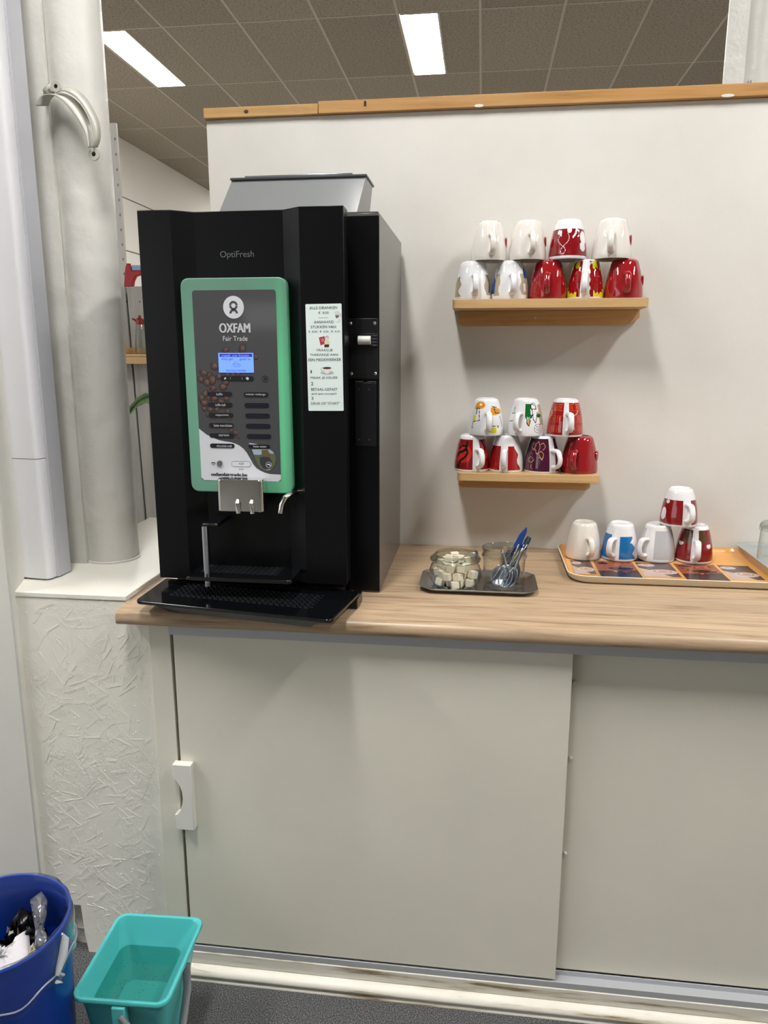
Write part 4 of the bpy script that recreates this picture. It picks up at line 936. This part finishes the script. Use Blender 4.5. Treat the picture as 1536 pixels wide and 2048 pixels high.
def cupsq(x0, x1, y0=-.250, y1=-.128):
    PR([(x0, y0), (x1, y0), (x1, y1), (x0, y1)], GB, 1); PR([(x0, y0), (x0+(x1-x0)*.75, y0), (x0+(x1-x0)*.3, (y0+y1)/2-.01), (x0, y1-.05)], PK, 2)
    for cx, cy, s in ((.60, .34, 1), (.16, .80, .62)):
        X, Y = x0+(x1-x0)*cx, y0+(y1-y0)*cy; w_ = (x1-x0)*.40*s
        if X+w_ > x1: X = x1-w_-.001
        if X-w_ < x0: X = x0+w_+.001
        PR(ell(X, Y, w_, .021*s, 22), CW, 3); PR(ell(X, Y+.003, w_*.66, .0145*s, 20), CO if s == 1 else CW, 4); PR(ell(X, Y+.004, w_*.5, .010*s, 18), mat('pic_cup_inner', (214, 198, 190), .25), 5); PR(ell(X+w_*.02, Y+.003, w_*.36, .006*s, 16), CO, 6)
def darksq(x0, x1, y0=-.268, y1=-.128, seed=1):
    PR([(x0, y0), (x1, y0), (x1, y1), (x0, y1)], DK, 1); rnd = random.Random(seed)
    PR([(x0, y0+.05), (x1, y0+.065), (x1, y1), (x0, y1)], DB, 2); PR([(x0, y0), (x1, y0), (x1, y0+.02), (x0+.03, y0+.045), (x0, y0+.03)], NV if seed == 1 else DK, 3)
    for _ in range(26):
        X, Y = rnd.uniform(x0+.008, x1-.008), rnd.uniform(y0+.03, y1-.006)
        PR(ell(X, Y, rnd.uniform(.003, .008), rnd.uniform(.0015, .004), 8, rnd.uniform(0, 180)), rnd.choice((DK, DB, mat('pic_orange', (206, 130, 84), .25), mat('pic_rust', (112, 50, 40), .25))), 4, 'foliage_picture')
    PR(ell((x0+x1)/2+.01, y0+.075, .030, .012, 18), NV if seed == 1 else DK, 5); PR(ell(x0+.02, y1-.02, .014, .008, 14), DK, 5)
cupsq(.968, 1.018); darksq(1.026, 1.123, seed=1); cupsq(1.130, 1.216); darksq(1.224, 1.322, seed=2); cupsq(1.330, 1.405)
# front row of pictures only is seen; a second row lies behind the mugs
darksq(1.130, 1.216, -.118, -.03, 3); cupsq(1.026, 1.123, -.118, -.03)
gt = empty('frosted_tray', (1.62, -.15, .92), label='frosted grey plastic tray at the right edge of the picture', cat='tray')
vs, fs, k = traymesh(1.408, 1.86, -.285, -.004, .9215, .012, .03, .012)
tm_ = MB(); tm_.v = vs; tm_.f = fs; tm_.mi = [0]*len(fs); o = rel(tm_.build('tray_body', M_greytray, gt, smooth=50))
rel(MB().box(1.55, 1.75, -.25, -.05, .9007, .9212).build('base_foot', M_greytray, gt))
gl = empty('drinking_glass', (1.455, -.150, .9250), label='clear drinking glass upside down at the right edge', cat='glass')
MB().lathe([(.0375, 0), (.0380, .004), (.0372, .04), (.0355, .075), (.034, .082), (.031, .084), (.0001, .083)], 40).build('glass_wall', M_glass, gl)
MB().lathe([(.0385, .086), (.0365, .094), (.033, .0975), (.0001, .0975)], 40).lathe([(.0392, .078), (.0385, .086), (.0365, .094)], 40).build('stacked_base', M_glass2, gl)

# ------------------------------------------------------------------ steel tray with jars
stt = empty('steel_tray', (.733, -.362, .9007), label='small stainless steel tray under the two glass jars', cat='tray')
def octr(x0, x1, y0, y1, c): return rpoly([(x0+c, y0), (x1-c, y0), (x1, y0+c), (x1, y1-c), (x1-c, y1), (x0+c, y1), (x0, y1-c), (x0, y0+c)], .008, 3)
rings = [(octr(.622, .846, -.424, -.300, .014), .9009), (octr(.612, .856, -.436, -.288, .020), .9035), (octr(.601, .866, -.446, -.279, .024), .9125), (octr(.6005, .8665, -.4465, -.2785, .024), .9135), (octr(.604, .863, -.443, -.282, .024), .9135), (octr(.616, .852, -.431, -.294, .018), .9050), (octr(.624, .844, -.422, -.302, .014), .9030)]
vs = [(p[0], p[1], zz) for q, zz in rings for p in q]; k = len(rings[0][0]); fs = [tuple(reversed(range(k)))]
for j in range(6): fs += [(j*k+i, j*k+(i+1) % k, (j+1)*k+(i+1) % k, (j+1)*k+i) for i in range(k)]
fs.append(tuple(range(6*k, 7*k))); rel(MB().add(vs, fs).build('tray_body', M_steel, stt, smooth=30))
j1 = empty('sugar_jar', (.6805, -.372, .9034), label='round bulging glass jar filled with sugar cubes', cat='jar')
MB().lathe([(.0001, .001), (.044, 0), (.051, .004), (.0575, .014), (.0605, .026), (.0595, .038), (.0545, .050), (.051, .055), (.0515, .058)], 64).build('jar_wall', M_glass, j1, smooth=180)
MB().lathe([(.0515, .058), (.0575, .0595), (.0585, .0625), (.0565, .0655), (.051, .0662), (.0485, .0685), (.0485, .0735), (.047, .0748), (.0455, .0735), (.0455, .060), (.049, .057)], 64).build('jar_rim', M_glass2, j1, smooth=180)
j2 = empty('cutlery_jar', (.7915, -.366, .9034), label='straight glass jar filled with spoons', cat='jar')
MB().lathe([(.0001, .001), (.042, 0), (.0465, .004), (.047, .03), (.0478, .060), (.0485, .070)], 64).build('jar_wall', M_glass, j2, smooth=180)
MB().lathe([(.0485, .070), (.0515, .0715), (.0515, .0745), (.0495, .076), (.0500, .084), (.0515, .087), (.0515, .0905), (.0495, .0915), (.0480, .0905), (.0475, .073)], 64).build('jar_rim', M_glass2, j2, smooth=180)
rnd = random.Random(5); s_ = .0172; cm_ = MB().box(-s_/2, s_/2, -s_/2, s_/2, -s_/2, s_/2); first = None; spots = []
for ly, (zc, rm) in enumerate(((.0115, .050), (.0300, .054), (.0480, .050), (.0640, .030))):
    st_ = .0222
    for i in range(-3, 4):
        for j in range(-3, 4):
            x = (i+.5*(j % 2)+.3*ly)*st_; y = j*st_*.95+.004*ly
            if math.hypot(x, y) < rm-s_*.18-.004 and (ly < 2 or x < .026): spots.append((x, y, zc))
for x, y, zc in spots:
    loc = (.6805+x+rnd.uniform(-.0008, .0008), -.372+y+rnd.uniform(-.0008, .0008), .9034+zc)
    if first is None: o = first = cm_.build('sugar_cube', M_sugar, bevel=.0012); o['label'] = 'white sugar cube inside the round glass jar'; o['category'] = 'sugar cube'; o['group'] = 'sugar cubes in the glass jar'
    else: o = first.copy(); COL.objects.link(o)
    o.location = loc; o.rotation_euler = (R(rnd.uniform(-14, 14)), R(rnd.uniform(-14, 14)), R(rnd.choice((0, 15, 40, -25, 70))+rnd.uniform(-8, 8)))
# tongs
tg = MB(); pts = [(.672, -.385, .955), (.690, -.382, .967), (.706, -.380, .977), (.716, -.379, .984), (.722, -.3785, .9855), (.726, -.378, .983), (.728, -.377, .975), (.727, -.376, .966)]
A = [Vector(p)+Vector((-.003, -.0105, 0)) for p in pts]; B = [Vector(p)+Vector((.005, .0105, 0)) for p in pts]
tg.strip(A, B); o = tg.build('sugar_tongs', M_steel, smooth=60, label='bent metal sugar tongs lying in the sugar jar', cat='tongs'); sm = o.modifiers.new('s', 'SOLIDIFY'); sm.thickness = .001
# spoons
def spoon(name, foot, top, mt, hw, label, bowl=True, rot=0, hmat=None, tipw=1.0):
    f, t = Vector(foot), Vector(top); ax = (t-f); ln = ax.length; q = ax.to_track_quat('Z', 'Y') @ Matrix.Rotation(R(rot), 3, 'Z').to_quaternion()
    Mx = Matrix.Translation(f) @ q.to_matrix().to_4x4()
    e = empty(name, tuple(f), label=label, cat='cutlery', group='cutlery in the glass jar')
    m_ = MB(); b0 = .042 if bowl else .0
    if bowl:
        vs = []; nu, nv = 10, 14
        for i in range(nu+1):
            t_ = i/nu; zz = .048*t_; wd = .0152*math.sin(math.pi*(.06+.90*t_))**.6
            for j in range(nv): s = -1+2*j/(nv-1); vs.append((wd*s, -.006*math.sin(math.pi*t_)*(1-s*s), zz))
        m_.add(vs, [(i*nv+j, i*nv+j+1, (i+1)*nv+j+1, (i+1)*nv+j) for i in range(nu) for j in range(nv-1)], M=Mx)
        o = m_.build('bowl', mt, e, smooth=180); o.location = -f; s2 = o.modifiers.new('s', 'SOLIDIFY'); s2.thickness = .001
    hs_ = [b0+(ln-b0)*i/8 for i in range(9)]
    hw *= 1.25
    h_ = MB().tube([(0, 0, z) for z in hs_], [hw*(.5+.5*(i/8)**1.5*tipw) for i in range(8)]+[hw*.72*tipw], 12, flat=.32, up=Vector((0, 1, 0)), M=Mx)
    o = h_.build('handle', hmat or mt, e, smooth=60); o.location = -f
    return e
jx, jy, jz = .7915, -.366, .9050
spoon('spoon', (jx-.018, jy-.020, jz+.004), (jx+.002-.0, jy+.010, jz+.088), M_steel, .0052, 'spoon with a tan rounded handle at the left of the glass jar', rot=20, hmat=mat('tan_metal', (176, 146, 120), .3, .6))
kf, kt = Vector((jx-.012, jy-.004, jz+.004)), Vector((jx+.050, jy+.020, jz+.134)); kn = empty('knife', tuple(kf), label='knife with a dark blue pointed plastic handle leaning right', cat='cutlery', group='cutlery in the glass jar')
Mk = Matrix.Translation(kf) @ (kt-kf).to_track_quat('Z', 'Y').to_matrix().to_4x4() @ Matrix.Rotation(R(78), 4, 'Z'); kl = (kt-kf).length
o = MB().prism([(-.005, 0), (.005, .004), (.005, kl*.5), (-.005, kl*.5)], -.0006, .0006, 'y', M=Mk).build('blade', M_steel, kn); o.location = -kf
o = MB().prism(rpoly([(-.0052, kl*.46), (.0052, kl*.46), (.0085, kl*.66), (.0078, kl*.84), (.001, kl), (-.0045, kl*.93), (-.0075, kl*.7)], .004, 4), -.0022, .0022, 'y', M=Mk).build('handle', mat('navy_plastic', (20, 62, 132), .4), kn, bevel=.0008); o.location = -kf
spoon('spoon', (jx-.006, jy-.024, jz+.003), (jx+.030, jy+.010, jz+.095), M_steel, .0058, 'silver spoon with a broad handle end below the blue knife', rot=-10)
spoon('spoon', (jx+.004, jy-.006, jz+.003), (jx+.056, jy+.020, jz+.110), M_steel, .0062, 'spoon with a dark green rounded handle end beside the blue knife', rot=30, hmat=mat('teal_dark', (42, 74, 72), .3, .4))
spoon('spoon', (jx-.014, jy-.012, jz+.003), (jx+.050, jy+.006, jz+.097), M_steel, .0055, 'silver spoon leaning furthest right over the jar rim', rot=0)
spoon('spoon', (jx-.026, jy+.006, jz+.003), (jx+.034, jy+.018, jz+.092), M_steel, .0050, 'silver spoon behind the others, bowl at left of the jar', rot=60)
spoon('spoon', (jx+.020, jy-.016, jz+.004), (jx-.006, jy-.004, jz+.084), M_steel, .0045, 'small silver spoon crossing the others with its bowl at the right', rot=-30)
spoon('spoon', (jx-.022, jy-.004, jz+.003), (jx+.012, jy+.012, jz+.080), M_steel, .0045, 'silver spoon with its bowl pressed to the left glass', rot=75)
spoon('spoon', (jx+.008, jy-.028, jz+.003), (jx+.040, jy+.002, jz+.088), M_steel, .0050, 'silver spoon at the front right of the glass jar', rot=10)

spoon('spoon', (jx-.030, jy-.010, jz+.006), (jx+.022, jy+.004, jz+.090), M_steel, .0050, 'silver spoon with its bowl lowest at the left of the jar', rot=-25)
spoon('spoon', (jx-.002, jy-.030, jz+.003), (jx+.026, jy+.020, jz+.089), M_steel, .0046, 'silver spoon with its bowl in the front middle of the jar', rot=15)
spoon('spoon', (jx+.020, jy+.010, jz+.003), (jx+.042, jy+.014, jz+.094), M_steel, .0056, 'silver spoon standing at the right rear of the jar', rot=40)
# ------------------------------------------------------------------ bucket
bk = empty('mop_bucket', (.075, -.815, 0), 2.5, label='turquoise rectangular bucket half full of dirty water', cat='bucket')
def ring(x0, x1, y0, y1, z, r, n=6): return [(p[0], p[1], z) for p in rrect(x0, x1, y0, y1, r, n)]
def loft(rings, closeb=False, closet=False):
    k = len(rings[0]); vs = [p for q in rings for p in q]; fs = []
    for j in range(len(rings)-1): fs += [(j*k+i, j*k+(i+1) % k, (j+1)*k+(i+1) % k, (j+1)*k+i) for i in range(k)]
    if closeb: fs.append(tuple(reversed(range(k))))
    if closet: fs.append(tuple(range((len(rings)-1)*k, len(rings)*k)))
    return MB().add(vs, fs)
w2, d2_ = .0945, .112
rg = [ring(-.073, .050, -.060, .075, .0005, .02), ring(-.087, .080, -.092, .102, .19, .020), ring(-.089, .086, -.106, .106, .221, .02), ring(-w2, w2, -d2_, d2_, .222, .022), ring(-w2-.002, w2+.002, -d2_-.002, d2_+.002, .226, .023), ring(-w2, w2, -d2_, d2_, .231, .022), ring(-w2+.006, w2-.006, -d2_+.006, d2_-.006, .2305, .019), ring(-w2+.008, w2-.009, -d2_+.009, d2_-.008, .225, .018), ring(-.085, .052, -.062, .094, .172, .022), ring(-.080, .048, -.056, .088, .150, .02), ring(-.068, .030, -.030, .072, .100, .018)]
loft(rg, True, True).build('bucket_body', M_teal, bk, smooth=60)
loft([ring(-.083, .0515, -.0615, .092, .1695, .02)], False, True).build('water', M_water, bk, label='murky still water')
dm = MB(); rnd = random.Random(3)
for _ in range(60): x, y = rnd.uniform(-.07, .04), rnd.uniform(-.05, .08); dm.lathe([(.0001, .0006), (rnd.uniform(.0004, .0012), 0)], 5, M=Matrix.Translation((x, y, .1703)))
dm.build('grit', M_dark, bk, kind='stuff')
MB().tube([(.005, -.118, .205), (.02, -.121, .19), (.06, -.124, .13), (.08, -.122, .09)], .0055, 12).tube([(.085, .02, .20), (.092, -.0, .16), (.094, -.05, .10), (.088, -.118, .05), (.083, -.122, .08)], .008, 12, flat=.6).build('carry_handle', M_greyp, bk, label='grey hanging carry handle')
MB().box(-.012, .014, -.1175, -.100, .14, .221).build('handle_lug', M_teal, bk, bevel=.002)

# ------------------------------------------------------------------ waste bin
bn = empty('waste_bin', (-.137, -.950, 0), label='round dark blue plastic waste bin at the bottom left', cat='waste bin')
MB().lathe([(.0001, .001), (.112, .001), (.116, .01), (.1305, .392), (.1335, .394), (.1338, .398), (.132, .401), (.1285, .400), (.1275, .392), (.113, .012), (.0001, .010)], 72).build('bin_body', M_blue, bn)
ln = empty('bin_liner', (-.137, -.950, .34), label='clear plastic bag folded over the rim of the blue bin', cat='bin liner')
rnd = random.Random(8); lv = []; n_ = 96
prof_ = [(.1345, .312), (.1365, .332), (.1352, .352), (.1362, .378), (.1345, .402), (.1310, .4045), (.1262, .402), (.1235, .37), (.121, .30)]
for r_, z_ in prof_:
    for i in range(n_):
        t = 2*math.pi*i/n_; wv = .0012*math.sin(7*t+z_*60)+.0008*math.sin(17*t)
        dz = .012*math.sin(3*t+1)+.006*math.sin(11*t) if z_ < .34 and r_ > .13 else 0
        lv.append(((r_+wv)*math.cos(t), (r_+wv)*math.sin(t), z_-.34+dz))
lm_ = MB(); lm_.add(lv, [(j*n_+i, j*n_+(i+1) % n_, (j+1)*n_+(i+1) % n_, (j+1)*n_+i) for j in range(len(prof_)-1) for i in range(n_)])
lm_.build('liner_film', M_foil, ln, smooth=180)
hem = MB(); hp_ = []
for i in range(81):
    t = 2*math.pi*i/80; hp_.append((.1368*math.cos(t), .1368*math.sin(t), -.012+.012*math.sin(3*t+1)+.004*math.sin(11*t)))
hem.tube(hp_, .0016, 8).build('hem_fold', mat('film_fold', (190, 198, 214), .3, alpha=.55), ln)
MB().tube([(.1405, -.010, .060), (.144, -.008, .048), (.1435, -.016, .026), (.140, -.028, .004), (.1385, -.034, -.006)], [.003, .007, .009, .007, .004], 12, flat=.5).tube([(.140, -.032, -.002), (.1415, -.026, -.012), (.140, -.03, -.022), (.138, -.038, -.018)], [.004, .007, .008, .003], 10, flat=.6).build('bag_knot', mat('twisted_plastic', (206, 210, 212), .3, alpha=.75), ln, label='twisted plastic tail')
def crumple(name, outline, z0, mt, seed, label, cat, amp=.02, n=9, **k):
    rnd = random.Random(seed); m_ = MB(); cx = sum(p[0] for p in outline)/len(outline); cy = sum(p[1] for p in outline)/len(outline); cz = sum(p[2] for p in outline)/len(outline)
    rings_ = []; base = [Vector(p) for p in outline]; c = Vector((cx, cy, cz)); kk = len(base); vs = []
    for j in range(n+1):
        t = j/n
        for i, p in enumerate(base):
            q = p.lerp(c, t); f = amp*math.sin(math.pi*min(t*1.2, 1)) if j else 0
            vs.append(q+Vector((rnd.uniform(-1, 1)*amp*.25*(j > 0), rnd.uniform(-1, 1)*amp*.4*(j > 0), f*.8+rnd.uniform(-1, 1)*amp*.4*(j > 0))))
    m_.add(vs, [(j*kk+i, j*kk+(i+1) % kk, (j+1)*kk+(i+1) % kk, (j+1)*kk+i) for j in range(n) for i in range(kk)])
    o = m_.build(name, mt, smooth=60, label=label, cat=cat); s2 = o.modifiers.new('s', 'SOLIDIFY'); s2.thickness = .0012; return o
def dens(pts, m_=4):
    out = []
    for a, b_ in zip(pts, pts[1:]+pts[:1]):
        for i in range(m_): out.append(tuple(Vector(a).lerp(Vector(b_), i/m_)))
    return out
ob = crumple('black_bag', dens([(-.163, -.901, .300), (-.172, -.868, .302), (-.160, -.858, .325), (-.142, -.862, .352), (-.112, -.860, .345), (-.090, -.868, .32), (-.070, -.890, .305), (-.070, -.930, .29), (-.11, -.98, .27), (-.19, -.97, .27), (-.21, -.93, .28)], 4), 0, M_bag, 2, 'crumpled black plastic bag inside the blue bin', 'plastic bag', .022)
crumple('clear_wrapper', dens([(-.134, -.845, .362), (-.119, -.829, .370), (-.096, -.848, .368), (-.079, -.880, .362), (-.070, -.910, .352), (-.048, -.930, .350), (-.042, -.946, .345), (-.064, -.944, .347), (-.084, -.909, .352), (-.106, -.880, .358)], 3), 0, thinglass('grey_film', (150, 152, 158), 1.7, .15, .4), 4, 'shiny clear plastic wrapper on top of the black bag', 'wrapper', .012, 5)
crumple('paper_sheet', dens([(-.195, -.905, .318), (-.152, -.922, .320), (-.130, -.932, .320), (-.125, -.916, .320), (-.1206, -.8994, .322), (-.1194, -.880, .326), (-.087, -.926, .322), (-.080, -.943, .320), (-.095, -.97, .315), (-.13, -1.02, .30), (-.21, -1.0, .30), (-.235, -.95, .31)], 4), 0, M_paper, 6, 'crumpled white paper sheet in the blue bin', 'paper', .010, 5)
crumple('cream_wrapper', dens([(-.090, -.912, .325), (-.080, -.918, .325), (-.070, -.930, .324), (-.066, -.950, .320), (-.077, -.955, .318)], 4), 0, mat('cream_paper', (216, 206, 178), .7), 9, 'small cream scrap beside the white paper in the bin', 'paper', .01, 4)
